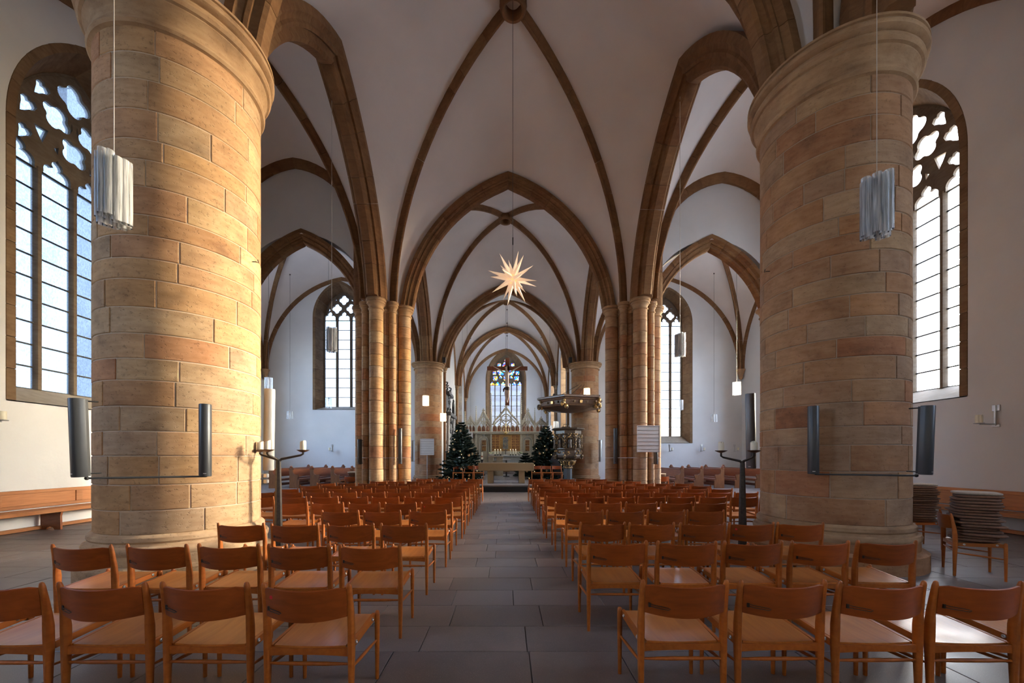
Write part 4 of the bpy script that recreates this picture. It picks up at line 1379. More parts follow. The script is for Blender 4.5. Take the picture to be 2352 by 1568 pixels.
speaker(4.26, 6.92, 1.31, 2.60, facing(-.75, -.65), 'tall grey loudspeaker behind the right candle stand', 'speaker_mid', .15, .04, bracket=.12)
speaker(-3.60, 13.50, 1.28, 2.48, facing(.3, -1), 'slim dark loudspeaker on the nave shaft of the left clustered pier', w=.13, bracket=.2)
speaker(-4.88, 13.30, 1.27, 2.10, facing(-.3, -1), 'slim dark loudspeaker on the outer side of the left clustered pier', w=.12, bracket=.2)
speaker(3.70, 13.50, 1.28, 2.48, facing(-.3, -1), 'slim dark loudspeaker on the nave shaft of the right clustered pier', w=.13, bracket=.2)
speaker(4.96, 13.25, 1.27, 2.10, facing(.3, -1), 'slim dark loudspeaker under the edge of the large hymn board', w=.12, bracket=.2)
speaker(-5.50, 23.2, 1.25, 2.50, facing(-.4, -1), 'pale loudspeaker on the pier behind the small hymn board', 'speaker_light', .16, bracket=.3)
speaker(5.42, 23.0, 1.25, 2.50, facing(.4, -1), 'pale loudspeaker on the pier right of the pulpit', 'speaker_light', .18, bracket=.3)
for pts, lb in ((((-4.32, 4.10), (-3.56, 4.72)), 'grey metal rod joining the two loudspeakers on the left pier'), (((4.84, 4.70), (4.12, 5.30)), 'grey metal rod joining the two loudspeakers on the right pier')):
    r_ = tag(empty('speaker_rail', (pts[0][0], pts[0][1], 1.285)), lb, 'rail')
    q = (pts[1][0] - pts[0][0], pts[1][1] - pts[0][1])
    m_ = MB(); m_.tube([(0, 0, 0), (q[0], q[1], -.01)], .011, 8); m_.build('rod', 'speaker_grey', r_, smooth=60)
    for e in ((0, 0), q):
        m_ = MB(); m_.sphere((e[0], e[1], 0), .02, 8, 6); m_.build('rod_end', 'black_metal', r_)

# little spotlights under the pale loudspeaker
for i, (dx, dz) in enumerate(((0, 0), (0, -.085))):
    p = at(606, 1092, 6.05)
    o = tag(empty('spotlight', (p.x, p.y, p.z + dz)), '%s chrome spotlight below the tall pale loudspeaker' % ('upper' if i == 0 else 'lower'), 'spotlight')
    for s in (-.035, .035):
        m_ = MB(); m_.cbox((s, 0, 0), (.06, .06, .065), .01); m_.build('lamp_head', 'steel', o)
    m_ = MB(); m_.box((0, .045, 0), (.02, .06, .02)); m_.build('bracket', 'black_metal', o)

# --- candle stands
def candle_stand(x, y, arms, ztop, zj, label):
    root = tag(empty('candle_stand', (x, y, 0)), label, 'candle stand', 'iron candle stands')
    m_ = MB(); m_.lathe([(.21, 0), (.21, .02), (.17, .035), (.07, .05)], 20); m_.build('foot', 'dark_iron', root, smooth=40)
    m_ = MB(); rows = []
    for z, r in ((.04, .058), (.5, .052), (1.0, .042), (zj - .05, .032), (zj, .028)):
        rows.append([(r * math.cos(PI / 6 + k * PI / 3), r * math.sin(PI / 6 + k * PI / 3), z) for k in range(6)])
    m_.loft(rows); m_.build('pole', 'dark_iron', root)
    for k, (ax, ay) in enumerate(arms):
        zd = ztop - .125
        m_ = MB(); m_.tube([(0, 0, zj - .04), (ax * .12, ay * .12, zj), (ax * .9, ay * .9, zj + .055), (ax, ay, zj + .075), (ax, ay, zd - .01)], [.020, .018, .014, .014, .014], 8)
        m_.build('arm', 'dark_iron', root, smooth=50)
        m_ = MB(); m_.lathe([(.015, -.03), (.05, -.018), (.082, .0), (.085, .006), (.06, .002), (.01, .0)], 20); m_.build('drip_dish', 'bronze_dish', root, (ax, ay, zd), smooth=40)
        rc = random.Random(k + int(abs(x) * 100))
        c = tag(empty('pillar_candle', (x + ax, y + ay, zd + .002)), '%s cream pillar candle on the candle stand by the %s pier' % (['outer', 'middle', 'aisle-side'][k], 'sunlit' if x < 0 else 'shaded'), 'candle', 'pillar candles on iron stands')
        m_ = MB(); h = .115 + rc.uniform(0, .012); rows = []
        for z, r in ((0, .040), (h * .5, .041), (h - .008, .040), (h, .036)):
            rows.append([(r * math.cos(j * PI / 10), r * math.sin(j * PI / 10), z + (.012 * math.sin(j * PI / 10 + k) if z >= h - .01 else 0)) for j in range(20)])
        rows.append([(.022 * math.cos(j * PI / 10), .022 * math.sin(j * PI / 10), h - .015) for j in range(20)])
        m_.loft(rows); m_.build('wax_body', 'wax', c, smooth=50)
        m_ = MB(); m_.tube([(0, 0, h - .02), (.002, 0, h + .008)], .0018, 5); m_.build('wick', 'black_metal', c)
candle_stand(-3.20, 5.59, [(-.268, .02), (-.035, -.20), (.295, .10)], 1.726, 1.475, 'tall dark iron candle stand with three arms beside the sunlit pier')
candle_stand(3.51, 5.92, [(-.29, .05), (.04, -.2), (.255, .12)], 1.722, 1.445, 'tall dark iron candle stand with three arms beside the shaded pier')

# --- hymn boards
def hymn_board(px, py, d, w, h, label, pole):
    p = at(px, py, d)
    root = tag(empty('hymn_board', (p.x, p.y, 0)), label, 'hymn board', 'hymn boards')
    z = p.z
    m_ = MB(); m_.cbox((0, 0, z), (w, .03, h), .006); m_.build('board', 'board_white', root)
    nr = 7
    for k in range(nr):
        m_ = MB(); m_.box((0, -.020, z + h / 2 - h * (k + .06) / nr - .02), (w * .96, .014, .014)); m_.build('number_rail', 'board_rail', root)
    for s in (-1, 1):
        m_ = MB(); m_.box((s * (w / 2 - .008), -.017, z), (.02, .02, h)); m_.build('side_trim', 'board_white', root)
    if pole:
        m_ = MB(); m_.tube([(0, .005, .012), (0, .005, z - h / 2)], .014, 8); m_.build('pole', 'speaker_light', root)
        m_ = MB(); m_.lathe([(.2, 0), (.2, .012), (.03, .025)], 18); m_.build('foot', 'speaker_light', root)
    else:
        m_ = MB(); m_.box((0, .03, z), (w * .3, .05, .1)); m_.build('wall_mount', 'board_rail', root)
hymn_board(981, 1026, 22.4, .78, .92, 'small white hymn board on a thin pole before the round pier', True)
hymn_board(1489, 1007.5, 12.93, .735, .86, 'large white hymn board with rails on the right clustered pier', False)

# --- benches along the aisle walls
def bench(x, sx, y0, y1, label):
    """sx: +1 faces +x"""
    root = tag(empty('wall_bench', (x, (y0 + y1) / 2, 0)), label, 'bench', 'long wall benches')
    L = y1 - y0
    def bx(name, cx, cz, dx, dz, yc=0, dy=L, mat='bench_wood', b=.006):
        m_ = MB(); m_.cbox((0, 0, 0), (dx, dy, dz), b); return m_.build(name, mat, root, (sx * cx, yc, cz))
    bx('seat_board', .31, .43, .42, .035); bx('seat_front_rail', .505, .40, .025, .06)
    bx('back_top_rail', .055, .80, .045, .07); bx('back_bottom_rail', .055, .50, .03, .07)
    n = max(2, round(L / 1.55))
    for k in range(n):
        yc = -L / 2 + L * (k + .5) / n
        bx('back_panel', .045, .65, .02, .235, yc, L / n - .13)
        bx('back_post', .058, .65, .035, .24, -L / 2 + L * k / n, .13)
    for k in range(max(2, round(L / 2.6)) + 1):
        yc = -L / 2 + .35 + (L - .7) * k / max(2, round(L / 2.6))
        m_ = MB()
        pr = [(.06, 0), (.17, 0), (.20, .045), (.26, .06), (.32, .045), (.35, 0), (.48, 0), (.47, .28), (.50, .40), (.06, .40)]
        m_.loft([[(sx * a, -.02, c) for a, c in pr], [(sx * a, .02, c) for a, c in pr]]); m_.build('support_panel', 'pew_wood', root, (0, yc, 0))
    bx('foot_rail', .06, .045, .05, .07)
bench(XL, 1, 3.2, 13.4, 'long orange wooden bench along the wall under the black tracery window')
bench(XR, -1, 3.6, 13.4, 'long orange wooden bench along the wall behind the cushion stacks')
for nm, x, s in (('baseboard_left', XL, 1), ('baseboard_right', XR, -1)):
    m_ = MB(); m_.cbox((x + s * .012, 5.3, .04), (.024, 16.4, .08), .004); tag(m_.build(nm, 'bench_wood'), kind='structure')

# --- seat cushions stacked on chairs
def cushion_mesh(rs):
    rq = random.Random(rs)
    m_ = MB(); rows = []
    t = .034
    for z, s in ((0, .90), (t * .2, .985), (t * .5, 1.0), (t * .8, .985), (t, .90)):
        row = []
        for k in range(20):
            a = 2 * PI * k / 20
            c, s_ = math.cos(a), math.sin(a)
            q = (abs(c) ** 5 + abs(s_) ** 5) ** -.2
            row.append((.205 * s * q * c, .205 * s * q * s_, z + .001 * math.sin(3 * a + rs)))
        rows.append(row)
    m_.loft(rows); return m_
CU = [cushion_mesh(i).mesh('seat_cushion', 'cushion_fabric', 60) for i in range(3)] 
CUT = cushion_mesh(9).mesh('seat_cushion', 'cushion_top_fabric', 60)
def stack(x, y, rz, n, seed, where, z0=.44, chair=True, grp='stacked seat cushions', top=True):
    rq = random.Random(seed)
    if chair:
        o = put_chair(proto_near, x, y, rz)
        tag(o, 'wooden chair carrying the %s' % where, 'chair', 'chairs carrying cushions')
    for k in range(n):
        e = .035 if n > 12 else .02
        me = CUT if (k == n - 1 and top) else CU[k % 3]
        jx, jy = rq.uniform(-e, e), rq.uniform(-e, e)
        drift = .035 * math.sin(k * .35 + seed)
        c, s_ = math.cos(rz), math.sin(rz)
        o = place('seat_cushion', me, None, (x + c * jx + drift * s_ * .5 - s_ * (.02 + jy), y + s_ * jx + c * (.02 + jy), z0 + k * .0365), rz + rq.uniform(-.09, .09))
        pos = 'topmost' if k == n - 1 else ('lowest' if k == 0 else '%s from the top' % num(n - k))
        tag(o, '%s seat cushion, %s in the %s' % ('pale topped' if (k == n - 1 and top) else 'brown', pos, where), 'cushion', grp)
def num(k):
    return (ORD + ['fourteenth', 'fifteenth', 'sixteenth', 'seventeenth', 'eighteenth', 'nineteenth'])[k - 1]
stack(6.0, 5.12, -2.2, 17, 4, 'large stack right of the shaded pier', chair=True)
stack(6.95, 6.75, -1.95, 17, 8, 'stack half hidden behind the shaded pier')
stack(5.92, 15.4, .15, 12, 2, 'stack beside the right clustered pier', top=True)
stack(-5.85, 15.3, -.1, 14, 3, 'stack beside the left clustered pier', top=True)

# --- pews in the transept
def pew(x, sx, y0, y1, label):
    root = tag(empty('church_pew', (x, y0, 0)), label, 'pew', 'old pews in the transept')
    L = y1 - y0
    prof = [(0, 0), (0, .90), (-.03, .95), (.00, 1.0), (.03, 1.03), (.085, 1.10), (.14, 1.03), (.17, 1.0), (.20, .95), (.165, .90), (.16, .78), (.19, .70), (.26, .655), (.40, .66), (.44, .62), (.43, .54), (.40, .50), (.41, .40), (.47, .36), (.48, 0)]
    for yy in (0, L):
        m_ = MB()
        m_.loft([[(sx * a, -.035, c) for a, c in prof], [(sx * a, .035, c) for a, c in prof]])
        e = m_.build('pew_end', 'pew_end_wood', root, (0, yy, 0))
        m_ = MB(); m_.sphere((sx * .085, -.05, 1.04), .05, 8, 6, (1.3, .5, .8)); m_.sphere((sx * .085, -.045, .97), .04, 8, 6, (1.6, .4, .8)); m_.build('carved_rosette', 'pew_wood', e)
    def bx(n, cx, cz, dx, dz, mat='pew_wood'):
        m_ = MB(); m_.cbox((0, 0, 0), (dx, L - .07, dz), .006); m_.build(n, mat, root, (sx * cx, L / 2, cz))
    bx('backrest', .10, .72, .03, .36); bx('back_cap_rail', .10, .925, .06, .045); bx('seat', .27, .43, .36, .03); bx('seat_front', .44, .38, .02, .07); bx('kneel_rail', .06, .14, .03, .12)
for k, x in enumerate((-7.55, -8.5, -9.5, -10.5, -11.5)):
    pew(x, 1, 19.3, 23.0, 'carved wooden pew in the left transept, %s' % ['nearest the clustered pier', 'second from the clustered pier', 'third from the clustered pier', 'fourth from the clustered pier', 'farthest from the clustered pier'][k])
for k, x in enumerate((8.65, 9.6, 10.6, 11.6, 12.6)):
    pew(x, -1, 19.4, 23.0, 'carved wooden pew in the right transept, %s' % ['nearest the clustered pier', 'second from the clustered pier', 'third from the clustered pier', 'fourth from the clustered pier', 'farthest from the clustered pier'][k])

# --- wall sconces with a single candle
def sconce(p, n, label):
    """n: direction out of the wall"""
    rz = facing(n[0], n[1])
    root = tag(empty('wall_sconce', p, rz), label, 'sconce', 'steel wall sconces')
    m_ = MB(); m_.cbox((0, -.012, .30), (.13, .024, .13), .006); m_.build('wall_plate', 'steel', root)
    m_ = MB(); m_.cbox((0, -.03, .15), (.028, .028, .42), .004); m_.build('stem', 'steel', root)
    m_ = MB(); m_.cbox((0, -.012, -.06), (.12, .024, .05), .006); m_.build('lower_plate', 'steel', root)
    m_ = MB(); m_.tube([(0, -.03, -.03), (0, -.36, -.03)], .013, 8); m_.build('arm', 'steel', root)
    m_ = MB(); m_.lathe([(.02, 0), (.075, .004), (.078, .018), (.02, .02)], 18); m_.build('dish', 'steel', root, (0, -.36, -.02), smooth=40)
    m_ = MB(); m_.lathe([(.055, 0), (.055, .15), (.05, .16), (.035, .145), (.01, .145)], 16); m_.build('candle', 'wax', root, (0, -.36, 0), smooth=40)
sconce((XR - .001, 8.08, 2.20), (-1, 0), 'steel wall sconce with a cream candle on the right aisle wall')
sconce((XL + .001, 7.42, 2.20), (1, 0), 'steel wall sconce at the left edge on the aisle wall')
sconce((-10.5, YE - .001, 1.92), (0, -1), 'small steel sconce on the wall under the left transept window')
sconce((9.85, YE - .001, 1.92), (0, -1), 'small steel sconce under the right transept window')
sconce((11.75, YE - .001, 1.92), (0, -1), 'small steel sconce right of the right transept window')
sconce((13.75, YE - .001, 1.92), (0, -1), 'small steel sconce near the corner behind the right candle stand')
# iron hooks in the two near piers
for (px, py, c, lb) in ((580, 601, P_L1, 'small iron hook in the sunlit pier'), (1768, 623, P_R1, 'small iron hook in the shaded pier')):
    u = (px - 1163) / FPX
    # meet the pier's surface along that line of sight
    t = 0
    dv = Vector((u, 1)).normalized(); oc = Vector((c.x, c.y)); b_ = dv.dot(oc); q = oc.length_squared - b_ * b_
    t = b_ - math.sqrt(max(0, .885 ** 2 - q)); P_ = dv * t
    z = 1.5 - (py - 1050) * P_.y / FPX
    nn = (P_ - oc).normalized()
    m_ = MB(); m_.tube([(-nn.x * .02, -nn.y * .02, 0), (nn.x * .05, nn.y * .05, 0), (nn.x * .08, nn.y * .08, -.015), (nn.x * .07, nn.y * .07, .03)], .006, 6)
    tag(m_.build('iron_hook', 'dark_iron', None, (P_.x, P_.y, z)), lb, 'hook')
# ---------------------------------------------------------------- chancel
PZ = .272                                   # floor of the raised chancel
def part_box(root, name, c, d, mat, b=.008, rz=0.0):
    m_ = MB(); m_.cbox((0, 0, 0), d, b); return m_.build(name, mat, root, c, rz)

# --- stone altar table at the step
t = tag(empty('altar_table', (-.01, 19.2, PZ)), 'broad sand-coloured stone altar table on two legs at the chancel step', 'altar table')
part_box(t, 'table_top', (0, 0, .775), (2.62, .95, .37), 'altar_stone', .008)
for s in (-1, 1): part_box(t, 'leg', (s * .74, 0, .295), (.28, .75, .59), 'altar_stone', .008)
part_box(t, 'shelf', (.02, .1, .555), (.32, .3, .06), 'altar_stone')

# --- chairs beside the altar
k_ = 0
for px, d, rz, lb in ((1052, 21.3, PI + .05, 'farthest from the altar table'), (1076, 21.3, PI - .03, 'second from the altar table'), (1100, 21.3, PI + .03, 'next to the altar table'),
                      (1232, 21.3, PI - .03, 'next to the altar table'), (1256, 21.3, PI + .03, 'second from the altar table'), (1280, 21.3, PI, 'next to the pulpit post')):
    x = (px - 1163) * d / FPX
    o = put_chair(proto_far, x, d, rz, PZ)
    tag(o, 'wooden chair before the %s fir tree, %s' % ('left' if px < 1163 else 'right', lb), 'chair', 'chairs in the chancel')

# --- high altar, its steps and what stands on it
st = MB(); st.box((0, 31.6, PZ + .17), (5.2, 4.4, .34)); 
tag(st.build('floor_altar_step', 'step_slab'), kind='structure')
AZ = PZ + .34
al = tag(empty('high_altar', (-.05, 30.6, AZ)), 'grey stone high altar below the painted gold panel', 'altar')
part_box(al, 'altar_block', (0, 0, .47), (2.55, .9, .94), 'grey_stone')
part_box(al, 'altar_slab', (0, 0, .985), (2.75, 1.05, .09), 'grey_stone', .015)
TOPZ = AZ + 1.03
for i, px in enumerate((1137, 1143.5, 1150, 1172.5, 1178.5, 1184.5)):
    p = at(px, 1040, 30.35)
    o = tag(empty('altar_candle', (p.x, p.y, TOPZ)), 'white altar candle, %s' % ['outermost left of the small crucifix', 'middle one left of the small crucifix', 'next on the left to the small crucifix', 'next on the right to the small crucifix', 'middle one right of the small crucifix', 'outermost right of the small crucifix'][i], 'candle', 'six altar candles')
    m_ = MB(); m_.lathe([(.075, 0), (.075, .02), (.03, .05), (.05, .09), (.06, .10)], 12); m_.build('holder', 'dark_iron', o, smooth=40)
    m_ = MB(); m_.lathe([(.042, .10), (.042, .42), (.03, .43)], 12); m_.build('wax_body', 'wax', o, smooth=40)
    m_ = MB(); m_.sphere((0, 0, .46), .014, 6, 5, (1, 1, 2)); m_.build('flame', 'flame', o)
o = tag(empty('standing_crucifix', (-.06, 30.3, TOPZ)), 'small dark standing crucifix in the middle of the high altar', 'crucifix')
part_box(o, 'foot', (0, 0, .04), (.30, .14, .08), 'linen'); part_box(o, 'upright', (0, 0, .30), (.06, .05, .46), 'monument_dark'); part_box(o, 'crossbar', (0, 0, .38), (.30, .05, .06), 'monument_dark')
for s, px in ((-1, 1127), (1, 1195)):
    p = at(px, 1040, 30.3)
    o = tag(empty('flower_bowl', (p.x, p.y, TOPZ)), 'low bowl of white flowers on the %s end of the high altar' % ('left' if s < 0 else 'right'), 'flowers', 'altar flowers')
    m_ = MB(); m_.lathe([(.10, 0), (.16, .05), (.18, .11), (.16, .11)], 14); m_.build('bowl', 'linen', o, smooth=40)
    rq = random.Random(s + 5)
    for k in range(16):
        a, r = rq.uniform(0, 2 * PI), rq.uniform(0, .22)
        m_ = MB(); m_.sphere((0, 0, 0), .055, 6, 5, (1, 1, .7)); m_.build('blossom', 'flower_white' if k % 3 else 'leaf_green', o, (r * math.cos(a), r * math.sin(a) * .7, .17 + .08 * (1 - r / .22)))
# low pale ambo and reading desk between the tables
am = tag(empty('stone_ambo', at(1139, 1064, 27.0) * Vector((1, 1, 0)) if False else (at(1139, 1064, 27).x, 27.0, PZ)), 'pale pinkish stone block with square niches behind the altar table', 'ambo')
part_box(am, 'block_left', (-.33, 0, .62), (.32, .5, 1.24), 'cream_stone'); part_box(am, 'block_right', (.27, 0, .62), (.44, .5, 1.24), 'cream_stone'); part_box(am, 'block_middle', (-.06, .1, .5), (.24, .3, 1.0), 'cream_stone'); part_box(am, 'cap', (0, 0, 1.28), (1.02, .54, .1), 'cream_stone')
ds = tag(empty('reading_desk', (at(1163, 1060, 25.5).x, 25.5, PZ)), 'low grey reading desk behind the altar table', 'desk')
part_box(ds, 'desk_top', (0, 0, 1.06), (.62, .4, .05), 'speaker_light'); part_box(ds, 'post', (0, 0, .52), (.1, .1, 1.04), 'speaker_grey'); part_box(ds, 'foot', (0, 0, .02), (.4, .35, .04), 'speaker_grey')
# tall single candle
p = at(1107, 1050, 26.5)
o = tag(empty('paschal_candle', (p.x, p.y, PZ)), 'tall white candle on a dark turned stand left of the high altar', 'candle')
m_ = MB(); m_.lathe([(.2, 0), (.2, .03), (.06, .06), (.05, .3), (.09, .36), (.05, .42), (.05, .75), (.10, .82), (.05, .88), (.06, 1.0), (.11, 1.06), (.11, 1.09)], 14); m_.build('stand', 'monument_dark', o, smooth=40)
m_ = MB(); m_.lathe([(.065, 1.09), (.065, 1.55), (.05, 1.57)], 14); m_.build('wax_body', 'wax', o, smooth=40)
m_ = MB(); m_.lathe([(.067, 1.24), (.067, 1.33)], 14, caps=False); m_.build('painted_band', 'retable_red', o)

# --- carved retable behind the altar
RD = 32.4
def rp(px, py): return at(px, py, RD)
rt = tag(empty('altar_retable', (0, RD, AZ)), 'cream gothic altar screen with painted panels, red arcade and openwork gables', 'altar screen')
ro = Vector(rt.location)
def rbar(name, pts, r=.035, mat='cream_stone', dp=0.0, seg=6, par=None):
    ps = [rp(x, y) - ro + Vector((0, dp, 0)) for x, y in pts]
    c = sum(ps, Vector()) / len(ps)
    m_ = MB(); m_.tube([q - c for q in ps], r, seg); return m_.build(name, mat, par or rt, c, smooth=50)
def rbox(name, x0, x1, y0, y1, th, mat, dy=0.0, b=.01):
    a, c = rp(x0, y1), rp(x1, y0)
    return part_box(rt, name, ((a.x + c.x) / 2 - ro.x, dy, (a.z + c.z) / 2 - ro.z), (c.x - a.x, th, c.z - a.z), mat, b)
rbox('back_wall', 1068, 1258, 996, 1070, .12, 'cream_stone', .22)
rbox('cornice', 1066, 1260, 990.5, 994.5, .42, 'cream_stone', .06, .03)
rbox('cornice_moulding', 1067, 1259, 994.5, 997, .34, 'cream_stone', .06, .03)
rbox('base', 1068, 1258, 1060, 1085, .2, 'cream_stone', .2)
rbox('predella', 1124, 1200, 1036, 1047, .25, 'cream_stone', .0)
# painted centre: a madonna panel between two wings of small scenes
rbox('panel_frame', 1127.5, 1195, 997.5, 1036, .05, 'gilding', .10)
for (x0, x1) in ((1129, 1147.5), (1175, 1193.5)):
    for r in range(3):
        for c in range(2):
            w = (x1 - x0) / 2
            rbox('painted_scene', x0 + c * w + .5, x0 + (c + 1) * w - .5, 999 + r * 12.2, 999 + (r + 1) * 12.2 - 1, .03, 'panel_scene', .07, .004)
rbox('painted_field', 1149, 1173.5, 998.5, 1035, .03, 'panel_gold', .07, .004)
rbox('painted_madonna', 1155, 1167.5, 1003, 1031, .03, 'panel_madonna', .045, .004)
# niches left and right with two small pictures each
for cx in (1111.5, 1211.5):
    w = 11
    pts = [(cx - w, 1064), (cx - w, 1012)] + [(cx - w * math.cos(PI * k / 10), 1012 - 9 * math.sin(PI * k / 10)) for k in range(1, 10)] + [(cx + w, 1012), (cx + w, 1064)]
    rbar('niche_moulding', pts, .05, dp=.10)
    rbar('niche_moulding_inner', [(cx + (x - cx) * .82, y + (1.5 if y < 1012 else 0)) for x, y in pts], .035, 'grey_stone', .12)
    rbox('picture_frame', cx - 5.6, cx + 5.6, 1009.5, 1036.5, .04, 'cream_stone', .12)
    rbox('painted_scene', cx - 4.6, cx + 4.6, 1010.5, 1022.3, .03, 'panel_scene', .10, .004); rbox('painted_scene', cx - 4.6, cx + 4.6, 1023.5, 1035.5, .03, 'panel_scene', .10, .004)
    rbar('finial', [(cx, 1002), (cx, 997.5)], .09, 'grey_stone', .05)
for cx in (1080, 1243):    # blind quatrefoil panels at the ends
    rbar('blind_tracery', [(cx + 9 * math.cos(2 * PI * k / 16), 1012 + 9 * math.sin(2 * PI * k / 16)) for k in range(17)], .04, dp=.12)
    rbar('blind_tracery', [(cx + 5 * math.cos(2 * PI * k / 12), 1012 + 5 * math.sin(2 * PI * k / 12)) for k in range(13)], .03, dp=.12)
    rbar('blind_arch', [(cx - 11, 1064), (cx - 10, 1040), (cx, 1026), (cx + 10, 1040), (cx + 11, 1064)], .045, dp=.12)
# red arcade above the cornice
for x0, x1, n in ((1069, 1091, 3), (1096, 1125, 3), (1131, 1193, 6), (1199, 1226, 3), (1231, 1256, 3)):
    w = (x1 - x0) / n
    for k in range(n):
        c = x0 + (k + .5) * w
        poly = [(c - w * .40, 990), (c + w * .40, 990), (c + w * .40, 982.5), (c + w * .22, 978.5), (c, 976.8), (c - w * .22, 978.5), (c - w * .40, 982.5)]
        m_ = MB(); m_.slab([rp(x, y) - ro for x, y in poly], (0, .05, 0)); m_.build('arcade_field', 'retable_red', rt, (0, .08, 0))
        rbar('arcade_arch', [(c - w * .46, 990), (c - w * .46, 982), (c - w * .2, 977.5), (c, 975.5), (c + w * .2, 977.5), (c + w * .46, 982), (c + w * .46, 990)], .028, dp=.04)
        m_ = MB(); q = rp(c, 984.5) - ro; m_.sphere((0, 0, 0), .07, 8, 6, (.8, .5, 1.9)); m_.sphere((0, 0, .17), .045, 8, 6); m_.build('carved_saint', 'bronze_dish', rt, q + Vector((0, .04, 0)))
# posts and pinnacles
for x, ytop in ((1068, 945), (1093.5, 933), (1128, 903), (1196.5, 903), (1228.5, 937), (1258, 945)):
    rbox('post', x - 1.7, x + 1.7, 968 if ytop > 920 else 950, 1064, .16, 'cream_stone', .02)
    a = 968 if ytop > 920 else 950
    q0, q1 = rp(x, a) - ro, rp(x, ytop) - ro
    m_ = MB(); L = q1.z - q0.z
    m_.lathe([(.075, 0), (.085, .03), (.06, .06), (.02, L)], 6); m_.sphere((0, 0, L), .045, 6, 5)
    for k in range(int(L / .16)):
        z = .12 + k * .16
        for s in (-1, 1): m_.sphere((s * (.065 - .045 * z / L + .01), 0, z), .026, 5, 4)
    m_.build('pinnacle', 'cream_stone', rt, q0 + Vector((0, .02, 0)))
# openwork gables
def gable(cx, w, y0, ytop, name='gable'):
    for s in (-1, 1):
        cur = [(cx + s * w, y0), (cx + s * w * .78, y0 - (y0 - ytop) * .30), (cx + s * w * .42, y0 - (y0 - ytop) * .58), (cx + s * w * .16, y0 - (y0 - ytop) * .84), (cx, ytop)]
        g = rbar(name + '_edge', cur, .075)
        for k in range(1, 8):
            f = k / 8 * (len(cur) - 1); i = int(f); fr = f - i
            x = cur[i][0] + (cur[i + 1][0] - cur[i][0]) * fr; y = cur[i][1] + (cur[i + 1][1] - cur[i][1]) * fr
            m_ = MB(); m_.sphere((0, 0, 0), .055, 6, 4, (1, .7, 1)); m_.build('crocket', 'cream_stone', rt, rp(x + s * 1.2, y - 1.2) - ro)
        rbar(name + '_rib', [(cx + s * w * .9, y0), (cx + s * w * .45, y0 - (y0 - ytop) * .36), (cx, y0 - (y0 - ytop) * .20)], .05)
        rbar(name + '_rib', [(cx + s * w * .05, y0), (cx + s * w * .35, y0 - (y0 - ytop) * .25), (cx + s * w * .30, y0 - (y0 - ytop) * .52), (cx, y0 - (y0 - ytop) * .66)], .05)
        rbar(name + '_rib', [(cx + s * w * .62, y0 - (y0 - ytop) * .02), (cx + s * w * .30, y0 - (y0 - ytop) * .18), (cx - s * w * .1, y0 - (y0 - ytop) * .5)], .028)
    rbar(name + '_stem', [(cx, y0), (cx, ytop - 4)], .05)
    m_ = MB(); m_.sphere((0, 0, 0), .11, 8, 5, (1.3, .6, .7)); m_.sphere((0, 0, .13), .06, 8, 5); m_.build('finial', 'cream_stone', rt, rp(cx, ytop - 3) - ro)
gable(1162.3, 31, 976, 936); gable(1110.8, 15.5, 976, 945); gable(1212.3, 14.5, 976, 945); gable(1080.5, 11, 976, 962); gable(1243, 12, 976, 964)

# --- hanging crucifix: a carved figure on a large cross
CR = 27.0
cc_ = at(1164.5, 846, CR)
cx_ = tag(empty('hanging_crucifix', cc_), 'large reddish wooden cross with a carved figure hanging before the coloured window', 'crucifix')
def cz(py): return 1.5 - (py - 1050) * CR / FPX - cc_.z
part_box(cx_, 'upright_beam', (.02, 0, (cz(822) + cz(931)) / 2), (.29, .12, cz(822) - cz(931)), 'cross_wood')
part_box(cx_, 'cross_beam', (.02, 0, 0), (2.74, .12, .27), 'cross_wood')
def skin_body(name, joints, edges, mat, parent, loc=(0, 0, 0), sub=1, root=0):
    me = bpy.data.meshes.new(name)
    me.from_pydata([j[0] for j in joints], edges, [])
    ob = bpy.data.objects.new(name, me)
    COL.objects.link(ob)
    sk = ob.modifiers.new('s', 'SKIN'); sk.use_smooth_shade = True
    for v, j in zip(me.skin_vertices[0].data, joints): v.radius = (j[1], j[1] if len(j) < 3 else j[2])
    me.skin_vertices[0].data[root].use_root = True
    su = ob.modifiers.new('d', 'SUBSURF'); su.levels = sub; su.render_levels = sub
    dg = bpy.context.evaluated_depsgraph_get()
    m2 = bpy.data.meshes.new_from_object(ob.evaluated_get(dg))
    bpy.data.objects.remove(ob); 
    m2.materials.clear(); m2.materials.append(MAT[mat])
    m2.polygons.foreach_set('use_smooth', [True] * len(m2.polygons))
    return place(name, m2, parent, loc)
def zz(py): return cz(py)
J = [((.02, -.16, zz(893)), .13, .10), ((.0, -.18, zz(879)), .125, .09), ((-.01, -.17, zz(865)), .165, .10), ((-.01, -.15, zz(857)), .15, .09), ((-.03, -.17, zz(852)), .055), ((-.07, -.21, zz(847)), .085, .095), ((-.08, -.21, zz(842)), .07, .08),
     ((-.22, -.15, zz(857)), .062), ((-.48, -.13, zz(850)), .048), ((-.78, -.11, zz(844.5)), .034), ((-.86, -.11, zz(843)), .036, .02), ((-.92, -.12, zz(842.5)), .02),
     ((.20, -.15, zz(857)), .062), ((.46, -.13, zz(850)), .048), ((.80, -.11, zz(843.5)), .034), ((.88, -.11, zz(842)), .036, .02), ((.94, -.12, zz(841.5)), .02),
     ((-.07, -.17, zz(897)), .105), ((-.10, -.24, zz(909)), .075), ((-.01, -.16, zz(921)), .045), ((-.01, -.22, zz(925)), .04, .03),
     ((.10, -.17, zz(897)), .105), ((.10, -.25, zz(909)), .075), ((.03, -.17, zz(921)), .045), ((.03, -.23, zz(925.5)), .04, .03)]
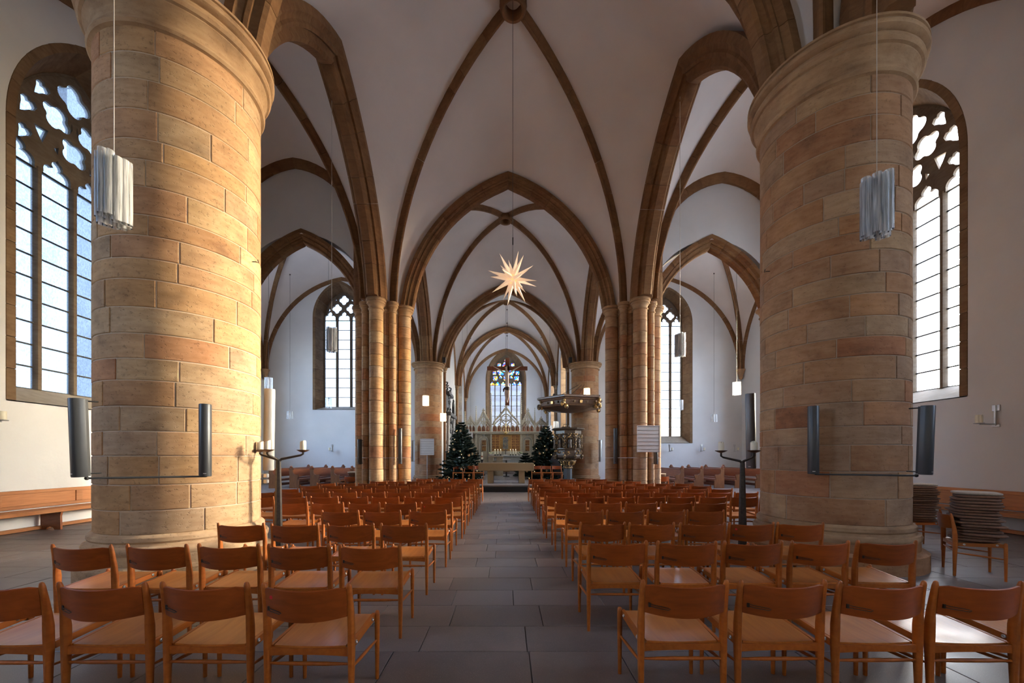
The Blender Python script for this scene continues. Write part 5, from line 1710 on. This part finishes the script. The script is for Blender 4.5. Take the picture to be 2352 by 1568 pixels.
E = [(0, 1), (1, 2), (2, 3), (3, 4), (4, 5), (5, 6), (3, 7), (7, 8), (8, 9), (9, 10), (10, 11), (3, 12), (12, 13), (13, 14), (14, 15), (15, 16), (0, 17), (17, 18), (18, 19), (19, 20), (0, 21), (21, 22), (22, 23), (23, 24)]
fig = skin_body('carved_figure', J, E, 'skin_paint', cx_)
m_ = MB(); m_.lathe([(.15, -.13), (.185, -.06), (.175, .04), (.15, .11)], 14, sy=.8); m_.tube([(-.15, -.05, .05), (-.24, -.08, -.06), (-.26, -.06, -.24)], [.05, .06, .03], 6); m_.build('loincloth', 'dark_cloth_paint', fig, (.02, -.17, zz(893)), smooth=50)
m_ = MB(); m_.sphere((0, 0, 0), .098, 12, 8, (1, 1, .95)); m_.sphere((-.03, -.03, -.14), .05, 8, 6, (1, .8, 1.6)); m_.build('hair', 'dark_cloth_paint', fig, (-.085, -.185, zz(843.2)), smooth=60)
top = vault_z(cc_.x, cc_.y, cc_.z + 1) - cc_.z
m_ = MB(); m_.tube([(.0, 0, cz(822)), (0, 0, top)], .010, 6); m_.build('cable', 'cable_dark', cx_)
for py in (803, 771, 742, 711):
    if cz(py) < top - .1:
        m_ = MB(); m_.sphere((0, 0, cz(py)), .045, 8, 6); m_.build('cable_bead', 'black_metal', cx_)

# --- brass chandelier
ch = at(1161.5, 986, 29.0)
co = tag(empty('brass_chandelier', ch), 'small brass chandelier with curved arms before the altar panel', 'chandelier')
m_ = MB(); m_.lathe([(.01, -.42), (.05, -.40), (.11, -.32), (.115, -.25), (.05, -.18), (.03, -.1), (.06, -.02), (.03, .05), (.05, .2), (.025, .3), (.03, .45), (.01, .5)], 14); m_.build('stem', 'brass', co, smooth=50)
for tier, (n, R, z) in enumerate(((6, .36, -.16), (6, .25, .12))):
    for k in range(n):
        a = 2 * PI * k / n + tier * .5; c, s = math.cos(a), math.sin(a)
        m_ = MB(); m_.tube([(.03 * c, .03 * s, z), (R * .4 * c, R * .4 * s, z - .10), (R * .8 * c, R * .8 * s, z - .08), (R * c, R * s, z + .03)], .014, 6); m_.lathe([(.02, 0), (.05, .015), (.03, .02), (.022, .07)], 8, (R * c, R * s, z + .03)); m_.build('arm', 'brass', co, smooth=50)
        m_ = MB(); m_.lathe([(.014, 0), (.014, .12)], 6); m_.build('candle', 'wax', co, (R * c, R * s, z + .09))
top = vault_z(ch.x, ch.y, ch.z + 6) - ch.z
m_ = MB(); m_.tube([(0, 0, .5), (0, 0, top)], .008, 6); m_.build('cable', 'cable_dark', co)

# --- fir trees with straw stars and little lights
def fir(x, y, z, H, R, label, seed, lights=46, orn=16, levels=22):
    root = tag(empty('fir_tree', (x, y, z)), label, 'fir tree', 'decorated fir trees')
    rq = random.Random(seed)
    m_ = MB(); m_.lathe([(.06, 0), (.055, H * .4), (.012, H * .97)], 8); m_.build('trunk', 'bark', root)
    m_ = MB()
    tips = []
    for L in range(levels):
        f = L / (levels - 1)
        z0 = .22 + (H - .35) * f
        r0 = R * (1 - f) ** .85 + .07
        nb = int(17 - 9 * f)
        for b in range(nb):
            a = 2 * PI * (b + rq.random() * .7) / nb + L * .7
            rr = r0 * rq.uniform(.78, 1.12)
            c, s = math.cos(a), math.sin(a)
            rise = rq.uniform(-.10, .14) + .25 * f
            tip = Vector((rr * c, rr * s, z0 + rise * rr - .10 * rr * (1 - f)))
            base = Vector((.02 * c, .02 * s, z0))
            tips.append(tip)
            n = 8
            side = Vector((-s, c, 0))
            for k in range(1, n + 1):
                t_ = k / n
                p = base.lerp(tip, t_); p.z -= .06 * math.sin(PI * t_) * rr
                ln = (.13 + .26 * rr * (1 - t_ * .7)) * rq.uniform(.8, 1.2)
                dr = (tip - base).normalized()
                for sg in (-1, 1):
                    d = (dr * .75 + side * sg * .8 + Vector((0, 0, rq.uniform(-.25, .12)))).normalized()
                    e = p + d * ln
                    up = Vector((0, 0, 1)) * .034 + dr * .012
                    m_.add([p - up * .6, p + up * .9, p.lerp(e, .6) + up * .9 + side * .01, e, p.lerp(e, .6) - up * .9 - Vector((0, 0, .02))], [(0, 1, 2, 3, 4)])
                m_.add([p - side * .02, p + side * .02, p + dr * ln * .8], [(0, 1, 2)])
    o = m_.build('foliage', 'needles', root); o['kind'] = 'stuff'
    lm = MB(); lm.sphere((0, 0, 0), .016, 6, 4); lme = lm.mesh('fairy_light', 'fairy_light')
    sm = MB(); sm.lathe([(.07, -.008), (.075, 0), (.07, .008)], 8); sme = sm.mesh('straw_star', 'ornament_straw')
    pick = sorted(tips, key=lambda q: rq.random())
    for q in pick[:lights]: place('fairy_light', lme, root, q * .97 + Vector((0, -.03, .02)))
    front = [q for q in pick[lights:] if q.y < .2]
    for q in front[:orn]:
        s_ = place('straw_star', sme, root, q + Vector((0, -.03, -.06))); s_.rotation_euler = (PI / 2, 0, rq.uniform(-.5, .5))
fir(at(1060, 1000, 22.3).x, 22.3, PZ, 3.25, 1.12, 'large decorated fir tree with straw stars left of the altar table', 3)
fir(at(1254, 1000, 23.2).x, 23.2, PZ, 3.10, 1.10, 'large decorated fir tree partly behind the pulpit', 4)
fir(at(1207, 1050, 25.5).x, 25.5, PZ, 1.55, .55, 'small undecorated fir right of the high altar', 5, 0, 0, 9)

# --- pulpit
PX, PY = at(1304, 1000, 22.0).x, 21.95
pu = tag(empty('carved_pulpit', (PX, PY, PZ)), 'dark carved pulpit with gilded ornament on a grey post', 'pulpit')
def oct_(r, n=8, ph=PI / 8): return [(r * math.cos(ph + 2 * PI * k / n), r * math.sin(ph + 2 * PI * k / n)) for k in range(n)]
zb, zt_ = 1.14, 2.72
def olathe(name, prof, mat, n=8, sm=None, par=None):
    m_ = MB(); m_.lathe(prof, n, ph=PI / n); return m_.build(name, mat, par or pu, smooth=sm)
olathe('post', [(.27, 0), (.27, .04), (.235, .05), (.235, .60), (.26, .62)], 'pulpit_base')
olathe('pedestal', [(.25, .62), (.27, .66), (.24, .70), (.26, .82), (.36, .96), (.46, 1.02), (.47, 1.08), (.40, 1.13), (.60, 1.16)], 'gilded_wood', 12, 40)
olathe('body', [(.50, zb), (.70, zb + .06), (.74, zb + .14), (.70, zb + .22), (.70, zb + .46), (.74, zb + .50), (.70, zb + .54), (.68, zt_ - .28), (.74, zt_ - .22), (.74, zt_ - .06), (.80, zt_)], 'dark_carved_wood')
olathe('ledge', [(.80, zt_), (.92, zt_ + .03), (.93, zt_ + .07), (.88, zt_ + .10), (.60, zt_ + .10), (.60, zt_)], 'dark_carved_wood')
rq = random.Random(12)
for k in range(8):
    a = PI / 8 + k * PI / 4
    m_ = MB(); pts = []
    for i in range(29):
        z = i / 28; th = z * 9 * PI
        pts.append((.76 * math.cos(a) + .028 * math.cos(th), .76 * math.sin(a) + .028 * math.sin(th), zb + .56 + z * .74))
    m_.tube(pts, .038, 6); m_.build('twisted_column', 'gilded_wood', pu, smooth=60)
    m_ = MB(); m_.sphere((0, 0, 0), .085, 8, 6, (1, 1, 1.2)); m_.sphere((0, 0, -.12), .06, 8, 6); m_.build('carved_pendant', 'gilded_wood', pu, (.78 * math.cos(a), .78 * math.sin(a), zb + .16), smooth=60)
    # niche with a saint on every side, garlands below
    b = a + PI / 8; c, s = math.cos(b), math.sin(b)
    ux, uy = -s, c
    R = .68
    pts = [(-.19, zb + .58), (-.19, zb + 1.02)] + [(-.19 * math.cos(PI * i / 8), zb + 1.02 + .17 * math.sin(PI * i / 8)) for i in range(1, 8)] + [(.19, zb + 1.02), (.19, zb + .58)]
    m_ = MB(); m_.tube([(R * c + ux * u, R * s + uy * u, z) for u, z in pts], .035, 6); m_.build('niche_arch', 'gilded_wood', pu, smooth=50)
    m_ = MB()
    m_.lathe([(.09, 0), (.11, .08), (.075, .28), (.10, .40), (.06, .47), (.03, .49)], 10); m_.sphere((0, 0, .54), .055, 8, 6); m_.tube([(-.08, 0, .4), (-.10, -.04, .28), (-.02, -.08, .26)], .028, 6)
    m_.build('carved_saint', 'dark_carved_wood', pu, ((R + .02) * c, (R + .02) * s, zb + .60), b + PI / 2, smooth=60)
    for q in range(14):
        u = rq.uniform(-.24, .24); z = rq.choice([rq.uniform(zb + .22, zb + .50), rq.uniform(zb + 1.15, zb + 1.36)]); r = rq.uniform(.025, .05)
        m_ = MB(); m_.sphere((0, 0, 0), r, 6, 5, (1.2, 1, 1)); m_.build('gilded_scroll', 'gilded_wood' if q % 2 else 'gilding', pu, ((R + .03) * c + ux * u, (R + .03) * s + uy * u, z), smooth=60)
for k in range(8):
    a = k * PI / 4
    m_ = MB(); m_.tube([(0, 0, -.10), (.06, 0, -.02), (.10, 0, .08), (.05, 0, .13), (.03, 0, .07)], .035, 6); m_.build('pedestal_leaf', 'gilding', pu, (.30 * math.cos(a), .30 * math.sin(a), .92), a, smooth=60)
m_ = MB(); m_.cbox((-.20, -.55, zt_ + .13), (.42, .3, .05), .01); m_.tube([(-.34, -.62, zt_ + .15), (-.34, -.62, zt_ + .26), (-.06, -.62, zt_ + .26), (-.06, -.62, zt_ + .15)], .015, 6); m_.build('book_rest', 'dark_carved_wood', pu)
# stair cheek behind
m_ = MB(); m_.slab([(-.75, .35, 1.5), (-.28, .25, .62), (-.22, .25, .02), (-.42, .35, .02), (-.95, .5, .9)], (0, .08, 0)); m_.build('stair_cheek', 'monument_dark', pu)

# --- sounding board over the pulpit
cp = at(1310, 930, 21.9)
sb = tag(empty('sounding_board', (cp.x, 21.9, cp.z)), 'dark hexagonal sounding board with gilded corners above the pulpit', 'sounding board')
n6 = 6; ph6 = math.radians(12)
def h6(prof, name, mat):
    m_ = MB(); m_.lathe(prof, 6, ph=ph6); return m_.build(name, mat, sb)
h6([(1.70, .30), (1.84, .34), (1.90, .30), (1.90, .23), (1.80, .20), (1.76, .12), (1.70, .10), (1.66, -.10), (1.72, -.14), (1.68, -.20), (1.50, -.22), (.9, -.34), (.3, -.42), (.05, -.43)], 'canopy', 'canopy_wood')
h6([(1.70, .30), (1.2, .36), (.05, .40)], 'canopy_top', 'dark_carved_wood')
for k in range(6):
    a = ph6 + k * PI / 3
    for i in range(7):
        m_ = MB(); m_.sphere((0, 0, 0), rq.uniform(.06, .11), 8, 6, (1, 1, 1.3)); m_.build('corner_ornament', 'gilded_wood' if i % 2 else 'gilding', sb, ((1.72 + rq.uniform(-.06, .1)) * math.cos(a + rq.uniform(-.09, .09)), (1.72 + rq.uniform(-.06, .1)) * math.sin(a + rq.uniform(-.09, .09)), rq.uniform(-.30, .12)), smooth=60)
    b = a + PI / 6
    R = 1.50
    for u in (-.35, 0, .35):
        m_ = MB(); m_.cbox((0, 0, 0), (.16 if u == 0 else .10, .06, .17 if u == 0 else .12), .02); m_.build('rim_ornament', 'gilding' if u == 0 else 'gilded_wood', sb, (R * math.cos(b) - u * math.sin(b), R * math.sin(b) + u * math.cos(b), 0), b + PI / 2)
for (dx, dy) in ((-.9, .2), (-.2, .5), (.4, .4)):
    top = Vector((4.74 - cp.x - .3 + dx * .25, 1.30, 1.35)); m_ = MB(); m_.tube([(dx, dy, .36), top], .012, 6); m_.build('stay_rod', 'black_metal', sb)
for x_, y_ in ((-1.0, -.9), (1.45, -.5)):
    m_ = MB(); m_.cbox((0, 0, 0), (.12, .14, .10), .02); m_.build('small_spotlight', 'black_metal', sb, (x_, y_, .42))

# --- carved wall monument on the chancel wall
MX = -CHX + .02
mo = tag(empty('wall_monument', (MX, 27.0, PZ)), 'dark and pale carved baroque monument on the left chancel wall', 'monument')
def mb_(name, y0, y1, z0, z1, dx, mat, b=.02): return part_box(mo, name, (dx / 2, (y0 + y1) / 2 - 27, (z0 + z1) / 2), (dx, y1 - y0, z1 - z0), mat, b)
mb_('foot_block', 25.6, 28.9, 0, .55, .30, 'cream_stone')
mb_('lower_slab', 25.5, 29.0, .55, 1.35, .25, 'monument_dark'); mb_('shelf', 25.3, 29.4, 1.35, 1.50, .48, 'monument_dark'); mb_('back_slab', 25.5, 29.6, 1.50, 3.9, .12, 'monument_pale')
mb_('entablature', 25.4, 28.4, 3.9, 4.15, .50, 'monument_dark'); mb_('upper_slab', 25.7, 27.6, 4.15, 5.6, .16, 'monument_dark'); mb_('upper_cornice', 25.6, 27.7, 5.3, 5.5, .38, 'monument_dark')
for yy in (25.55, 27.9):
    m_ = MB(); m_.lathe([(.14, 1.5), (.14, 1.6), (.10, 1.66), (.11, 2.6), (.09, 3.6), (.14, 3.75), (.16, 3.9)], 12); m_.build('monument_column', 'monument_pale', mo, (.30, yy - 27, 0), smooth=50)
rq = random.Random(44)
for k in range(70):
    y_ = rq.uniform(25.7, 29.6); z_ = rq.uniform(1.6, 4.0 - .35 * max(0, y_ - 28))
    m_ = MB(); r = rq.uniform(.06, .15)
    m_.sphere((0, 0, 0), r, 8, 6, (.9, .7, rq.uniform(1, 2.1))); m_.sphere((0, 0, r * 1.6), r * .5, 6, 5); o = m_.build('relief_figure', 'monument_pale' if k % 5 else 'monument_dark', mo, (.12 + rq.uniform(0, .14), y_ - 27, z_), smooth=60); o.rotation_euler = (rq.uniform(-.7, .7), 0, 0)
for k in range(26):
    y_ = rq.uniform(25.5, 27.8); z_ = rq.choice([rq.uniform(4.2, 6.0), rq.uniform(.9, 1.6)])
    m_ = MB(); m_.tube([(0, -.15, 0), (.10, -.06, .12), (.06, .08, .18), (0, .12, .05), (.05, .04, 0)], .05, 6); o = m_.build('dark_scroll', 'monument_dark', mo, (.15, y_ - 27, z_), smooth=60); o.rotation_euler = (rq.uniform(-1.5, 1.5), 0, 0)
skin_body('monument_statue', [((0, 0, .35), .12), ((0, 0, .62), .10), ((0, 0, .85), .11), ((0, 0, 1.0), .045), ((0, 0, 1.12), .08), ((0, -.16, .80), .05), ((.02, -.24, .55), .04), ((0, .15, .85), .05), ((.02, .30, 1.05), .035), ((0, -.05, 0), .10), ((0, .07, 0), .10)],
          [(0, 1), (1, 2), (2, 3), (3, 4), (2, 5), (5, 6), (2, 7), (7, 8), (0, 9), (0, 10)], 'monument_dark', mo, (.35, .7, 4.15))
# small black boxes on the last capitals
for px, py, nm in ((1020, 833, 'left'), (1310, 829, 'right')):
    p = at(px, py, 23.5)
    o = tag(empty('small_loudspeaker', (p.x, p.y, HS + .005)), 'small black loudspeaker box on the capital of the %s chancel pier' % nm, 'loudspeaker')
    part_box(o, 'box', (0, 0, .16), (.18, .18, .30), 'black_metal', .015); part_box(o, 'foot', (0, 0, .006), (.12, .12, .012), 'black_metal', .002)
